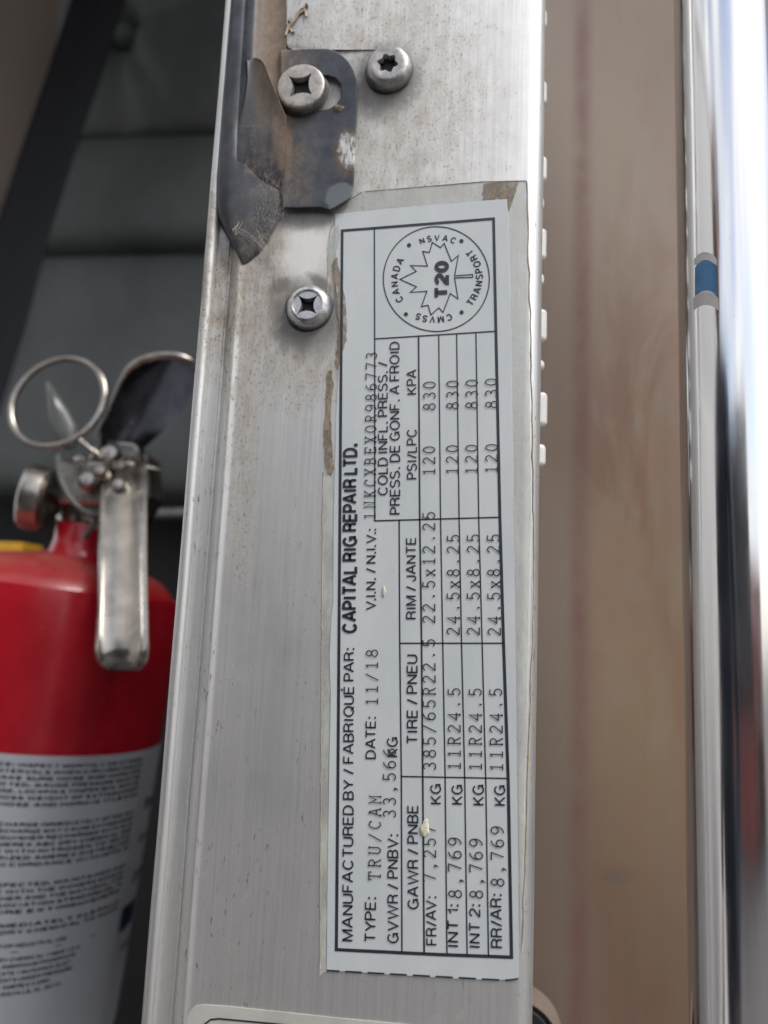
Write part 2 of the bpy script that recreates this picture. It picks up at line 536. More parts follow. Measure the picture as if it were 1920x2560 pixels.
# added unseen truck, shaped to give the dark and red streaks in the polished rail
DULLRED = simple('added_truck_faded_red', (0.26, 0.075, 0.06), 0.6, 0, .15, 2)
tr = thing('added_truck', (0.2, -5.0, -1.22), 'added unseen red truck with dark cargo box, mirrored in the rail', 'truck')
for nm, lo, hi, m in (('added_cargo_box', (-3.0, -6.6, -0.45), (1.0, -4.6, 1.35), DARKTRIM), ('added_side_skirt', (-3.0, -6.5, -1.20), (1.0, -4.56, -0.46), DULLRED), ('added_truck_cab', (1.06, -6.4, -1.1), (2.9, -4.7, 0.5), DULLRED)):
    v, f = box(lo, hi)
    bevel(obj(nm, v, f, m, tr), 0.04, 3)
for wx in (-2.2, -1.2, 2.0):
    v, f = lathe([(0.0001, 0.13), (0.25, 0.13), (0.30, 0.15), (0.47, 0.15), (0.50, 0.10), (0.50, -0.15)], (wx, -4.75, -0.72), Vector((0, 1, 0)), 32)
    fix_normals(obj('added_wheel', v, f, RUBBER, tr), 40)

# added unseen open door: light reflection for the rail, bounce fill for the jamb
dr = thing('added_door', (-0.87, -0.45, -0.85), 'added unseen light grey door left of the doorway, mirrored in the rail', 'door')
ADDED_DOORM = simple('added_door_light_grey', (0.76, 0.74, 0.73), 0.45, 0, .05, 12)
for nm, lo, hi in (('added_door_panel', (-0.90, -0.92, -0.85), (-0.84, -0.02, 0.30)), ('added_window_frame', (-0.89, -0.92, 0.30), (-0.85, -0.82, 1.00)), ('added_window_frame', (-0.89, -0.12, 0.30), (-0.85, -0.02, 1.00)), ('added_window_frame', (-0.89, -0.82, 0.92), (-0.85, -0.12, 1.00))):
    v, f = box(lo, hi); bevel(obj(nm, v, f, ADDED_DOORM, dr), 0.012, 3)
v, f = box((-0.872, -0.82, 0.30), (-0.868, -0.12, 0.92))
obj('added_window', v, f, simple('added_door_dusty_glass', (0.60, 0.60, 0.59), 0.4, 0, .05, 20), dr)
# the person taking the picture: stands left of the viewpoint, shows only as the dark streak in the rail
pr_s = thing('person', (-0.36, -0.50, -1.22), 'person in a navy jacket and dark trousers standing outside the door, mirrored in the rail', 'person')
CLOTHES = simple('navy_jacket_cloth', (0.045, 0.052, 0.075), 0.85, 0, .2, 80)
SKINM = simple('skin', (0.42, 0.26, 0.19), 0.55, 0, .08, 60)
def skin_body(name, joints, bones, mat, parent, sub=2):
    base = OFF[parent.name]
    me = bpy.data.meshes.new(name)
    me.from_pydata([tuple(Vector(j[:3]) + Vector((0, 0, 0))) for j in joints], bones, [])
    o = bpy.data.objects.new(name, me); COL.objects.link(o); o.parent = parent; OFF[o.name] = base
    o.modifiers.new('skin', 'SKIN'); m = o.modifiers.new('sub', 'SUBSURF'); m.levels = sub; m.render_levels = sub
    for q, j in zip(me.skin_vertices[0].data, joints): q.radius = (j[3], j[4] if len(j) > 4 else j[3])
    me.skin_vertices[0].data[0].use_root = True
    me.materials.append(mat)
    for p_ in me.polygons: p_.use_smooth = True
    return o
J = [(0, 0, .94, .15, .11), (0, 0, 1.10, .15, .11), (0, 0, 1.28, .17, .12), (0, 0, 1.42, .12, .09), (0, .01, 1.50, .055, .055),
     (-.10, 0, .86, .085), (-.11, .01, .50, .06), (-.11, -.02, .09, .045), (-.11, .13, .04, .04), (.10, 0, .86, .085), (.11, .02, .50, .06), (.11, -.02, .09, .045), (.11, .13, .04, .04),
     (-.20, 0, 1.40, .06), (-.26, -.02, 1.12, .045), (-.22, .10, .90, .034), (.20, 0, 1.40, .06), (.26, -.02, 1.12, .045), (.20, .12, .92, .034)]
B_ = [(0, 1), (1, 2), (2, 3), (3, 4), (0, 5), (5, 6), (6, 7), (7, 8), (0, 9), (9, 10), (10, 11), (11, 12), (3, 13), (13, 14), (14, 15), (3, 16), (16, 17), (17, 18)]
skin_body('body', J, B_, CLOTHES, pr_s)
v, f = lathe([(0.001, -.125), (.035, -.12), (.058, -.09), (.070, -.03), (.076, .03), (.072, .075), (.05, .105), (.001, .118)], (0, 0.015, 1.64), Vector((0, .05, 1)), 32)
o = obj('head', [Vector(q) + OFF[pr_s.name] for q in v], f, SKINM, pr_s); fix_normals(o, 80)
v, f = lathe([(.080, .0), (.083, .05), (.074, .095), (.05, .118), (.001, .130)], (0, 0.0, 1.645), Vector((0, -.25, 1)), 32)
o = obj('hair', [Vector(q) + OFF[pr_s.name] for q in v], f, BLACK, pr_s); fix_normals(o, 80)
for sx2, jx in ((-1, (-.22, .10, .90)), (1, (.20, .12, .92))):
    hj = [(jx[0], jx[1], jx[2], .026, .016), (jx[0], jx[1] + .03, jx[2] - .07, .034, .014)]
    hb = [(0, 1)]
    for k, (dx, ln) in enumerate(((-.03, .055), (-.01, .068), (.01, .064), (.03, .05))):
        n0 = len(hj)
        hj += [(jx[0] + dx, jx[1] + .045, jx[2] - .095, .009), (jx[0] + dx * 1.1, jx[1] + .06, jx[2] - .095 - ln * .6, .0085), (jx[0] + dx * 1.1, jx[1] + .06, jx[2] - .095 - ln, .007)]
        hb += [(1, n0), (n0, n0 + 1), (n0 + 1, n0 + 2)]
    n0 = len(hj)
    hj += [(jx[0] - sx2 * .04, jx[1] + .05, jx[2] - .05, .011), (jx[0] - sx2 * .048, jx[1] + .075, jx[2] - .09, .009)]
    hb += [(0, n0), (n0, n0 + 1)]
    skin_body('hand', hj, hb, SKINM, pr_s, 1)

# ------------------------------------------------------------------ the aluminium jamb
def X(px, h, py=1280): return at(px, py, h).x
ZB, ZT = at(960, 3300).z, at(960, -900).z
pil = thing('door_jamb', (0, 0, ZB), 'brushed aluminium door jamb with stained face, rolled left lip and rounded right edge', 'door jamb')
prof = []
cxl, rl = X(471.5, 0.001), 0.0017
prof += [(cxl - rl - 0.0002, -0.014), (cxl - rl - 0.0001, -0.004)]
for k in range(11):
    a = math.radians(180 - 18 * k)
    prof.append((cxl + rl * math.cos(a), 0.0002 + rl * math.sin(a)))
prof += [(cxl + rl, -0.0009), (X(488, -.001), -0.0012), (X(505, -.001), -0.0013), (X(521, -.001), -0.0014),
         (X(525, -.002), -0.0021), (X(530, -.002), -0.0022), (X(533, -.001), -0.0011), (X(541, 0), -0.0002),
         (X(548, 0), 0.0004), (X(553, 0), 0.00062), (X(558, 0), 0.0005), (X(564, 0), 0.0001), (X(572, 0), 0.0)]
XR, RR = X(1348, -.004), 0.0050
for k in range(1, 14): prof.append((prof[-1][0] + (XR - RR - X(572, 0)) / 14, 0.0))
for k in range(0, 13):
    a = math.radians(90 - 7.5 * k)
    prof.append((XR - RR + RR * math.cos(a), -RR + RR * math.sin(a)))
prof += [(XR, -0.012), (XR, -0.03), (XR - 0.02, -0.031)]
NZ = 40
rows = []
for i in range(NZ + 1):
    z = ZB + (ZT - ZB) * i / NZ
    rows.append([(x + 0.00006 * math.sin(z * 90 + x * 400), -h, z) for x, h in prof])
v, f = loft(rows)
o = obj('body', v, f, ALU, pil)
fix_normals(o, 40)
# flap of sheet that overlaps the bracket at the top
rows = []
for y, x0 in ((-900, 714), (40, 714), (92, 714), (108, 716), (118, 720), (124, 729)):
    rows.append([at(x0, y, 0.0), at(x0, y, 0.0009), at(x0 + 4, y - 0.5, 0.0011), at(826, y, 0.0008), at(900, y, 0.0004), at(985, y, 0.00002)])
rows.append([at(729, 125, 0), at(729, 125, 0.0008), at(733, 125.2, 0.0008), at(826, 125, 0.0004), at(900, 125, 0.0001), at(985, 124, 0.00001)])
rows.append([at(x, 126, 0) for x in (729, 730, 733, 826, 900, 985)])
v, f = loft(rows)
o = obj('cover_sheet', v, f, ALU, pil)
fix_normals(o, 30)

# ------------------------------------------------------------------ cab side skin right of the jamb
HP = -0.085
skin = thing('cab_side_panel', at(1530, 1280, HP), 'dusty cab panel with tan ground reflection painted in and a red seam between jamb and polished rail', 'body panel')
x0, x1 = X(1310, HP), X(1800, HP)
rows = []
for i in range(25):
    z = ZB + (ZT - ZB) * i / 24
    r = [(x0 - 0.012, 0.045, z)]
    for k in range(15):
        t = k / 14
        x = x0 - 0.010 + (x1 + 0.03 - x0 + 0.010) * t
        r.append((x, -HP + 0.002 * math.sin(t * 3.1) + 0.0012 * math.sin(z * 31 + t * 4), z))
    rows.append(r)
v, f = loft(rows)
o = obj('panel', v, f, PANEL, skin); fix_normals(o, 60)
c = at(1290, 2600, -0.072)  # disc and rim added to stand in for a dark curved reflection
v, f = lathe([(0.0001, 0.004), (0.0115, 0.004), (0.0125, 0.003), (0.013, -0.006)], c, Vector((0, -1, 0)), 48)
o = obj('dark_reflection_disc', v, f, RUBBER, skin); fix_normals(o, 40)
v, f = lathe([(0.0128, -0.006), (0.0128, 0.0035), (0.0138, 0.0042), (0.0149, 0.0035), (0.0155, -0.006)], c, Vector((0, -1, 0)), 48)
o = obj('reflection_rim', v, f, PANEL, skin); fix_normals(o, 60)

# white toothed seal showing past the jamb edge
seal = thing('seal_strip', at(1345, 1280, -0.026), 'narrow seal strip with white teeth showing past the right edge of the jamb', 'seal strip')
xs = X(1353, -0.026)
v, f = box((xs - 0.012, 0.0265, ZB), (xs - 0.0015, 0.0290, ZT))
obj('strip', v, f, RUBBER, seal)
for ya, yb, dx in ((36, 82, 13), (120, 150, 6), (214, 272, 13), (310, 340, 6), (400, 463, 13), (500, 530, 6), (579, 657, 12), (690, 720, 6), (779, 860, 13), (905, 930, 7), (985, 1070, 14), (1114, 1170, 10), (-140, -80, 12)):
    pa, pb = at(1353, ya, -0.026), at(1353, yb, -0.026)
    xe = at(1353 + dx, (ya + yb) / 2, -0.026).x
    v, f = box((xs - 0.004, 0.0230, pb.z), (xe, 0.0265, pa.z))
    o = obj('tooth', v, f, WHITE, seal); bevel(o, 0.0015, 5)

# ------------------------------------------------------------------ polished rail at the right
HR = -0.010
rail = thing('grab_rail', at(1800, 1280, HR), 'thick polished chrome rail tube with a small painted blue reflection along the right edge', 'grab rail')
rt = 0.0135
c0 = at(1702, 1280, HR)
va = Vector((c0.x - CAM_LOC.x, c0.y - CAM_LOC.y, 0)).normalized()          # sight line grazing the left side of the tube
cen = c0 + Vector((va.y, -va.x, 0)) * rt
N_, MZ = 128, 90
rows = []
for i in range(MZ + 1):
    z = ZB + (ZT - ZB) * i / MZ
    wob = 0.00005 * math.sin(z * 61 + 1) + 0.00004 * math.sin(z * 23)
    rows.append([(cen.x + (rt + wob * math.sin(3 * a)) * math.cos(a), cen.y + (rt + wob * math.cos(2 * a)) * math.sin(a), z) for a in [2 * math.pi * k / N_ for k in range(N_)]])
v, f = loft(rows, True)
o = obj('tube', v, f, CHROME, rail); fix_normals(o, 60)
def on_tube(px, py, dr):
    """the point where the sight line through a pixel meets the tube"""
    p = at(px, py, HR); d = (p - CAM_LOC); f2 = Vector((CAM_LOC.x - cen.x, CAM_LOC.y - cen.y)); d2 = Vector((d.x, d.y)); R_2 = rt + dr
    A_, B_, C_ = d2.dot(d2), 2 * f2.dot(d2), f2.dot(f2) - R_2 * R_2
    q = max(0.0, B_ * B_ - 4 * A_ * C_)
    return CAM_LOC + d * ((-B_ - math.sqrt(q)) / (2 * A_))
for mat, ya, yb, nm, x_a, x_b in ((BLUE_REFL, 650, 726, 'blue_reflection', 1737, 1792), (GREY_REFL, 630, 650, 'grey_reflection', 1735, 1792), (GREY_REFL, 728, 762, 'grey_reflection', 1733, 1796)):  # arced patches on the tube: a blue reflection put into the colour
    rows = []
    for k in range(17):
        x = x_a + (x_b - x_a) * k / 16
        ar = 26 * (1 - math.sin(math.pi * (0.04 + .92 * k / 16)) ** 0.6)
        rows.append([on_tube(x, yb + ar * .8, 0.00012 if nm == 'blue_reflection' else 0.00008), on_tube(x, ya + ar, 0.00012 if nm == 'blue_reflection' else 0.00008)])
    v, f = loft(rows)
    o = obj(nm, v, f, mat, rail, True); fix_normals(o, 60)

# ------------------------------------------------------------------ dark bracket
br = thing('latch_bracket', at(720, 300, 0.0), 'blackened steel bracket with rusty dust, bent wing and slotted tab beside the jamb', 'bracket')
def sec(y, pts): return [at(x, y, h * MM) for x, h in pts]
R_ = []
FR = [0, 0, .02, .06, .12, .20, .27, .30, .34, .42, .49, .55, .63, .84, .95, 1]
HH = [-9, -1, 1.8, 3.6, 4.6, 4.7, 4.2, 3.2, 3.3, 3.6, 3.0, 1.9, 0.8, 0.5, 0.8, 1.2]
for y, L, q, k in ((-900, 640, 760, 1), (-200, 592, 724, 1), (0, 574, 716, 1), (130, 563, 716, 1), (290, 550, 716, 1), (340, 546, 716, 1), (380, 543, 715, 1), (410, 541, 714, 1), (440, 538, 713, .96), (490, 537, 711, .9),
                   (520, 538, 706, .85), (545, 544, 697, .76), (575, 558, 684, .66), (605, 575, 668, .54), (632, 590, 648, .38), (650, 599, 628, .26), (660, 605, 612, .14)):
    bl = min(1, max(0, (y - 320) / 100)); H2_ = [-9, -1, 1.8, 3.6, 4.4, 4.5, 4.3, 4.2, 4.1, 3.8, 3.5, 3.2, 2.8, 1.8, 1.2, .8]
    HB = [p_ * (1 - bl) + q_ * bl for p_, q_ in zip(HH, H2_)]
    R_.append(sec(y, [(L + (q - L) * a, (h if y < 450 else h if h < 0 else max(h * k, 0.25)) * (1 if h > 0 else min(1, k + .3))) for a, h in zip(FR, HB)]))
v, f = loft(R_)
o = obj('channel', v, f, STEEL, br, True); fix_normals(o, 50)
# bent wing
rows = []
for y, a, b, h in ((145, 624, 640, 4.4), (149, 619, 652, 5.6), (158, 619, 660, 6.2), (170, 619, 665, 6.5), (195, 620, 674, 6.6), (231, 616, 689, 6.6), (262, 611, 702, 6.4), (290, 605, 714, 6.0),
                   (320, 598, 717, 5.4), (360, 588, 717, 4.6), (400, 580, 716, 3.6), (440, 574, 712, 2.4), (480, 570, 706, 1.0), (510, 568, 700, -0.6)):
    lo = 4.1 if y < 400 else 4.1 - (y - 400) * 0.022
    ps = [(a - 14, 1.6), (a - 5, lo - .7), (a, lo)]
    for j in range(9):
        t = (j + 1) / 9
        ps.append((a + (b - a) * t, lo - 1.0 * math.sin(math.pi * t) * (1 if y < 270 else max(0, (330 - y) / 60)) + (h - lo) * t ** 1.6))
    ps += [(b + 0.8, h - 0.3), (b + 0.5, h - 1.2), (b - 6, min(h, max(0.3, h - 2.6))), (b - 20, min(h, 0.4))]
    rows.append(sec(y, ps))
v, f = loft(rows)
o = obj('wing', v, f, STEEL, br, True); fix_normals(o, 45)
# slotted tab
HT = 0.0022
out = [(700, 126), (760, 122), (815, 122), (836, 126), (856, 138), (874, 156), (886, 176), (893, 198), (895, 222), (894, 280), (891, 325), (888, 380), (886, 440), (884, 468), (881, 486), (874, 498),
       (850, 512), (826, 526), (818, 525), (800, 519), (750, 520), (706, 520), (702, 470), (706, 400), (704, 300), (702, 200)]
sl = [(852, 212), (853, 226), (851, 246), (840, 262), (822, 272), (800, 276), (775, 276), (757, 258), (757, 212), (775, 195), (800, 190), (822, 190), (840, 197)]
bm = bmesh.new()
def ring(pts, h): return [bm.verts.new(at(x, y, h)) for x, y in pts]
o1 = ring(out, HT); s1 = ring(sl, HT)
e = [bm.edges.new((r[i], r[(i + 1) % len(r)])) for r in (o1, s1) for i in range(len(r))]
bmesh.ops.triangle_fill(bm, use_beauty=True, edges=e)
for r, pts in ((o1, out), (s1, sl)):
    b_ = ring(pts, 0.0002)
    for i in range(len(r)):
        j = (i + 1) % len(r)
        bm.faces.new((r[i], r[j], b_[j], b_[i]))
bmesh.ops.recalc_face_normals(bm, faces=bm.faces)
me = bpy.data.meshes.new('tab')
bmesh.ops.translate(bm, vec=-OFF[br.name], verts=bm.verts)
bm.to_mesh(me); bm.free(); me.materials.append(STEEL)
o = bpy.data.objects.new('tab', me); COL.objects.link(o); o.parent = br; OFF[o.name] = OFF[br.name]
bevel(o, 0.00045, 3, 40)
# weld drip at the cut corner, grime lump at the slot
def lump(name, px, py, h, rx, rz, ry, mat, parent, seed=0):
    rnd = random.Random(seed)
    c = at(px, py, h); rows = []
    for i in range(7):
        el = math.pi / 2 * i / 6
        rows.append([c + Vector((rx * math.cos(el) * math.cos(a) * (1 + 0.22 * math.sin(3 * a + seed) + .1 * math.sin(7 * a)), -ry * math.sin(el), rz * math.cos(el) * math.sin(a) * (1 + 0.2 * math.cos(2 * a + seed))))
                     for a in [2 * math.pi * k / 20 for k in range(20)]])
    v, f = loft(rows, True)
    o = obj(name, v, f, mat, parent, True); fix_normals(o, 60)
    return o
lump('grime_lump', 845, 271, HT, 0.0016, 0.0013, 0.0006, MUD, br, 1)

# ------------------------------------------------------------------ screws
def screw(px, py, r, hh, recess, kind, mat, label, base=0.0, rot=0.0):
    """px,py: centre of the head's top face; heights in metres above the jamb"""
    c = at(px, py, base + hh); c.y = -base
    t = thing('screw', c, label, 'screw', 'screws in the door jamb')
    N = 96
    def rho(a):
        a += rot
        if kind == 'six':
            return recess * (0.90 + 0.13 * math.cos(6 * a))
        cc, s_ = abs(math.cos(a)), abs(math.sin(a))
        k = 0.60 if kind == 'flat' else 0.52
        return recess * min(0.93, (cc ** k + s_ ** k) ** (-1 / k) * 1.05)
    def circ(rr, h): return [c + Vector((rr * math.cos(2 * math.pi * i / N), -h, rr * math.sin(2 * math.pi * i / N))) for i in range(N)]
    def star(k, h): return [c + Vector((k * rho(2 * math.pi * i / N) * math.cos(2 * math.pi * i / N), -h, k * rho(2 * math.pi * i / N) * math.sin(2 * math.pi * i / N))) for i in range(N)]
    if kind == 'six':
        pr = [(r * 1.0, 0.0), (r * 1.02, hh * 0.35), (r * 1.0, hh * 0.55), (r * 0.93, hh * 0.80), (r * 0.84, hh * 0.94), (r * 0.74, hh * 0.99), (r * 0.62, hh * 1.0), (r * 0.53, hh * 0.97)]
    elif kind == 'flat':
        pr = [(r * 0.99, 0.0), (r, hh * 0.70), (r * 0.985, hh * 0.86), (r * 0.95, hh * 0.95), (r * 0.90, hh * 0.985), (r * 0.75, hh), (r * 0.66, hh)]
    else:
        pr = [(r * 1.0, 0.0), (r * 1.0, hh * 0.30), (r * 0.96, hh * 0.55), (r * 0.88, hh * 0.78), (r * 0.78, hh * 0.93), (r * 0.69, hh * 1.0), (r * 0.655, hh * 0.99), (r * 0.635, hh * 0.86), (r * 0.62, hh * 0.80)]
    rows = [circ(a, b) for a, b in pr]
    top = pr[-1][1]
    rows.append(star(1.0, top)); rows.append(star(0.95, top - 0.0003)); rows.append(star(0.86, top - 0.0016))
    fl = [star(0.86, top - 0.0016), star(0.80, top - 0.0026), star(0.02, top - 0.0027)]
    v, f = loft(rows, True)
    o = obj('head', v, f, mat, t); fix_normals(o, 32)
    v, f = loft(fl, True)
    o = obj('recess', v, f, GRIME_SHADE, t); fix_normals(o, 40)  # recess floor: grime and the shade of its depth put into the colour
    # grime and soft contact shadow put into a dark ring at the foot
    ft = [[c + Vector((rr * math.cos(a) * (1 + .03 * math.sin(5 * a)), -hq, rr * math.sin(a) * (1 + .04 * math.cos(3 * a)))) for a in [2 * math.pi * i / 48 for i in range(48)]]
          for rr, hq in ((r * 0.98, 0.0004), (r * 1.04, 0.00022), (r * 1.09, 0.00004))]
    v, f = loft(ft, True)
    o = obj('grime_shade_ring', v, f, GRIME_SHADE, t, True); fix_normals(o, 60)
    return t
GRIME_SHADE = simple('black_grime_shade', (0.035, 0.036, 0.040), 0.55, 0.2, 0.3, 600)
SC1 = make_screw_mat('dull_pewter_screw', (0.50, 0.47, 0.43), 0.45)
SC2 = make_screw_mat('grey_zinc_screw', (0.48, 0.47, 0.46), 0.40)
SC3 = make_screw_mat('bright_zinc_screw', (0.66, 0.66, 0.66), 0.26)
screw(751, 213, 0.0074, 0.0034, 0.0054, 'flat', SC1, 'dull pewter star-recess screw clamping the slotted tab of the dark bracket', 0.0022, 0.70)
screw(969, 156, 0.0068, 0.0042, 0.0031, 'six', SC2, 'grey button-head screw with six-lobed socket right of the bracket', 0.0, 0.2)
screw(767, 759, 0.0066, 0.0034, 0.0047, 'cross', SC3, 'shiny cross-recess screw beside the torn left edge of the white label', 0.0, 0.785)

# ------------------------------------------------------------------ writing
def arc(cx, cy, rx, ry, a0, a1, n=12):
    return [(cx + rx * math.cos(math.radians(a0 + (a1 - a0) * i / n)), cy + ry * math.sin(math.radians(a0 + (a1 - a0) * i / n))) for i in range(n + 1)]
# open-face typewriter figures on a 0.6 x 1 cell
G = {
 '0': [arc(.3, .5, .24, .5, 90, 450, 28)],
 '1': [[(.12, .84), (.30, 1.0), (.30, 0)], [(.08, 0), (.52, 0)]],
 '2': [arc(.29, .74, .23, .26, 165, -25, 14) + [(.06, .02), (.06, 0), (.55, 0), (.55, .07)]],
 '3': [arc(.28, .755, .21, .245, 150, -90, 14), arc(.28, .255, .25, .255, 90, -150, 16)],
 '4': [[(.42, 0), (.42, 1.0), (.04, .30), (.56, .30)], [(.32, 0), (.52, 0)]],
 '5': [[(.50, 1.0), (.12, 1.0), (.10, .53)] + arc(.28, .31, .25, .31, 125, -150, 16)],
 '6': [arc(.52, .50, .46, .50, 95, 180, 10) + arc(.30, .29, .24, .29, 180, 540, 24)],
 '7': [[(.06, .92), (.06, 1.0), (.54, 1.0), (.26, 0)]],
 '8': [arc(.3, .76, .19, .24, 90, 450, 22), arc(.3, .26, .24, .26, 90, 450, 24)],
 '9': [arc(.08, .50, .46, .50, -85, 0, 10) + arc(.30, .71, .24, .29, 0, 360, 24)],
 '/': [[(.06, -.08), (.54, 1.06)]],
 'x': [[(.08, .02), (.52, .66)], [(.52, .02), (.08, .66)], [(.02, 0), (.20, 0)], [(.40, 0), (.58, 0)], [(.04, .67), (.18, .67)], [(.42, .67), (.56, .67)]],
 'R': [[(.12, 0), (.12, 1.0), (.32, 1.0)] + arc(.32, .76, .2, .24, 90, -90, 10) + [(.12, .52)], [(.32, .52), (.52, 0), (.60, 0)], [(.03, 0), (.22, 0)], [(.03, 1), (.14, 1)]],
 'N': [[(.12, 0), (.12, 1.0), (.48, 0), (.48, 1.0)], [(.03, 0), (.22, 0)], [(.38, 1), (.58, 1)], [(.02, 1), (.14, 1)]],
 'K': [[(.12, 0), (.12, 1)], [(.50, 1), (.12, .42)], [(.24, .60), (.52, 0)], [(.03, 0), (.22, 0)], [(.03, 1), (.22, 1)], [(.40, 1), (.57, 1)], [(.43, 0), (.60, 0)]],
 'C': [arc(.33, .5, .27, .5, 50, 310, 22) + [(.52, .12)], [(.52, .98), (.52, .74)]],
 'X': [[(.08, 0), (.52, 1)], [(.52, 0), (.08, 1)], [(.0, 0), (.2, 0)], [(.4, 0), (.6, 0)], [(.0, 1), (.2, 1)], [(.4, 1), (.6, 1)]],
 'B': [[(.12, 0), (.12, 1.0), (.30, 1.0)] + arc(.30, .77, .19, .23, 90, -90, 10) + [(.12, .54)], [(.30, .54)] + arc(.30, .27, .24, .27, 90, -90, 10) + [(.03, 0)], [(.03, 1), (.14, 1)]],
 'E': [[(.53, .78), (.53, 1), (.03, 1)], [(.13, 1), (.13, 0)], [(.03, 0), (.55, 0), (.55, .24)], [(.13, .52), (.38, .52)], [(.38, .64), (.38, .40)]],
 'O': [arc(.3, .5, .26, .5, 90, 450, 28)],
 'T': [[(.03, .76), (.03, 1), (.57, 1), (.57, .76)], [(.3, 1), (.3, 0)], [(.18, 0), (.42, 0)]],
 'U': [[(.10, 1), (.10, .30)] + arc(.30, .30, .20, .30, 180, 360, 12) + [(.50, 1)], [(.01, 1), (.20, 1)], [(.40, 1), (.59, 1)]],
 'A': [[(.06, 0), (.28, 1), (.32, 1), (.54, 0)], [(.15, .36), (.45, .36)], [(-.02, 0), (.16, 0)], [(.44, 0), (.62, 0)], [(.16, 1), (.30, 1)]],
 'M': [[(.08, 0), (.08, 1), (.30, .40), (.52, 1), (.52, 0)], [(.0, 0), (.17, 0)], [(.43, 0), (.6, 0)], [(.0, 1), (.09, 1)], [(.51, 1), (.6, 1)]],
 '.': 'dot', ',': 'comma',
}
def stroke(acc, pts, wd, fn):
    """a mitred ribbon along 2-D points; fn maps 2-D to world"""
    n = len(pts); v = []
    closed = math.dist(pts[0], pts[-1]) < 1e-6
    for i in range(n):
        if closed: a, b = pts[i - 1] if i else pts[n - 2], pts[(i + 1) % n] if i < n - 1 else pts[1]
        else: a, b = pts[max(i - 1, 0)], pts[min(i + 1, n - 1)]
        p = pts[i]
        d1 = Vector((p[0] - a[0], p[1] - a[1])); d2 = Vector((b[0] - p[0], b[1] - p[1]))
        if d1.length < 1e-9: d1 = d2
        if d2.length < 1e-9: d2 = d1
        d1.normalize(); d2.normalize()
        m = d1 + d2
        if m.length < 1e-3: m = d1.copy()
        m.normalize(); nn = Vector((-m.y, m.x))
        k = wd / 2 / max(0.45, nn.dot(Vector((-d1.y, d1.x))))
        v += [fn(p[0] + nn.x * k, p[1] + nn.y * k), fn(p[0] - nn.x * k, p[1] - nn.y * k)]
    add(acc, (v, [(2 * i, 2 * i + 1, 2 * i + 3, 2 * i + 2) for i in range(n - 1)]))

def place_type(acc, txt, s, e_, top, h, wd=0.098):
    Sx, Ex = at(*s, h), at(*e_, h)
    d = Ex - Sx; L = d.length; d.normalize(); up = Vector((-d.z, 0, d.x))
    mid = ((s[0] + e_[0]) / 2, (s[1] + e_[1]) / 2)
    H = (at(mid[0] - top, mid[1], h) - at(*mid, h)).length
    n = len(txt); lead = 0.06; pitch = (L) / ((n - 1) + 0.62)      # cell widths along the line
    for i, ch in enumerate(txt):
        g_ = G[ch]
        def fn(x, y, i=i): return Sx + d * ((i + (x - 0.04) * 1.10) * pitch) + up * (y * H)
        asp = H / (pitch * 1.10)
        if g_ == 'dot':
            ps = [(.3 + .13 * asp * math.cos(a) * .62, .07 + .11 * math.sin(a)) for a in [2 * math.pi * k / 14 for k in range(14)]]
            add(acc, ([fn(*p) for p in ps], [tuple(range(14))]))
        elif g_ == 'comma':
            ps = [(.22, .10), (.30, .16), (.40, .12), (.42, .02), (.36, -.12), (.22, -.24), (.19, -.20), (.27, -.08), (.28, -.01), (.22, .02)]
            add(acc, ([fn(*p) for p in ps], [tuple(range(len(ps)))]))
        else:
            for st in g_:
                # work in height units so the pen keeps one width in both directions
                q = [(x / asp, y) for x, y in st]
                stroke(acc, q, wd, lambda x, y: fn(x * asp, y))

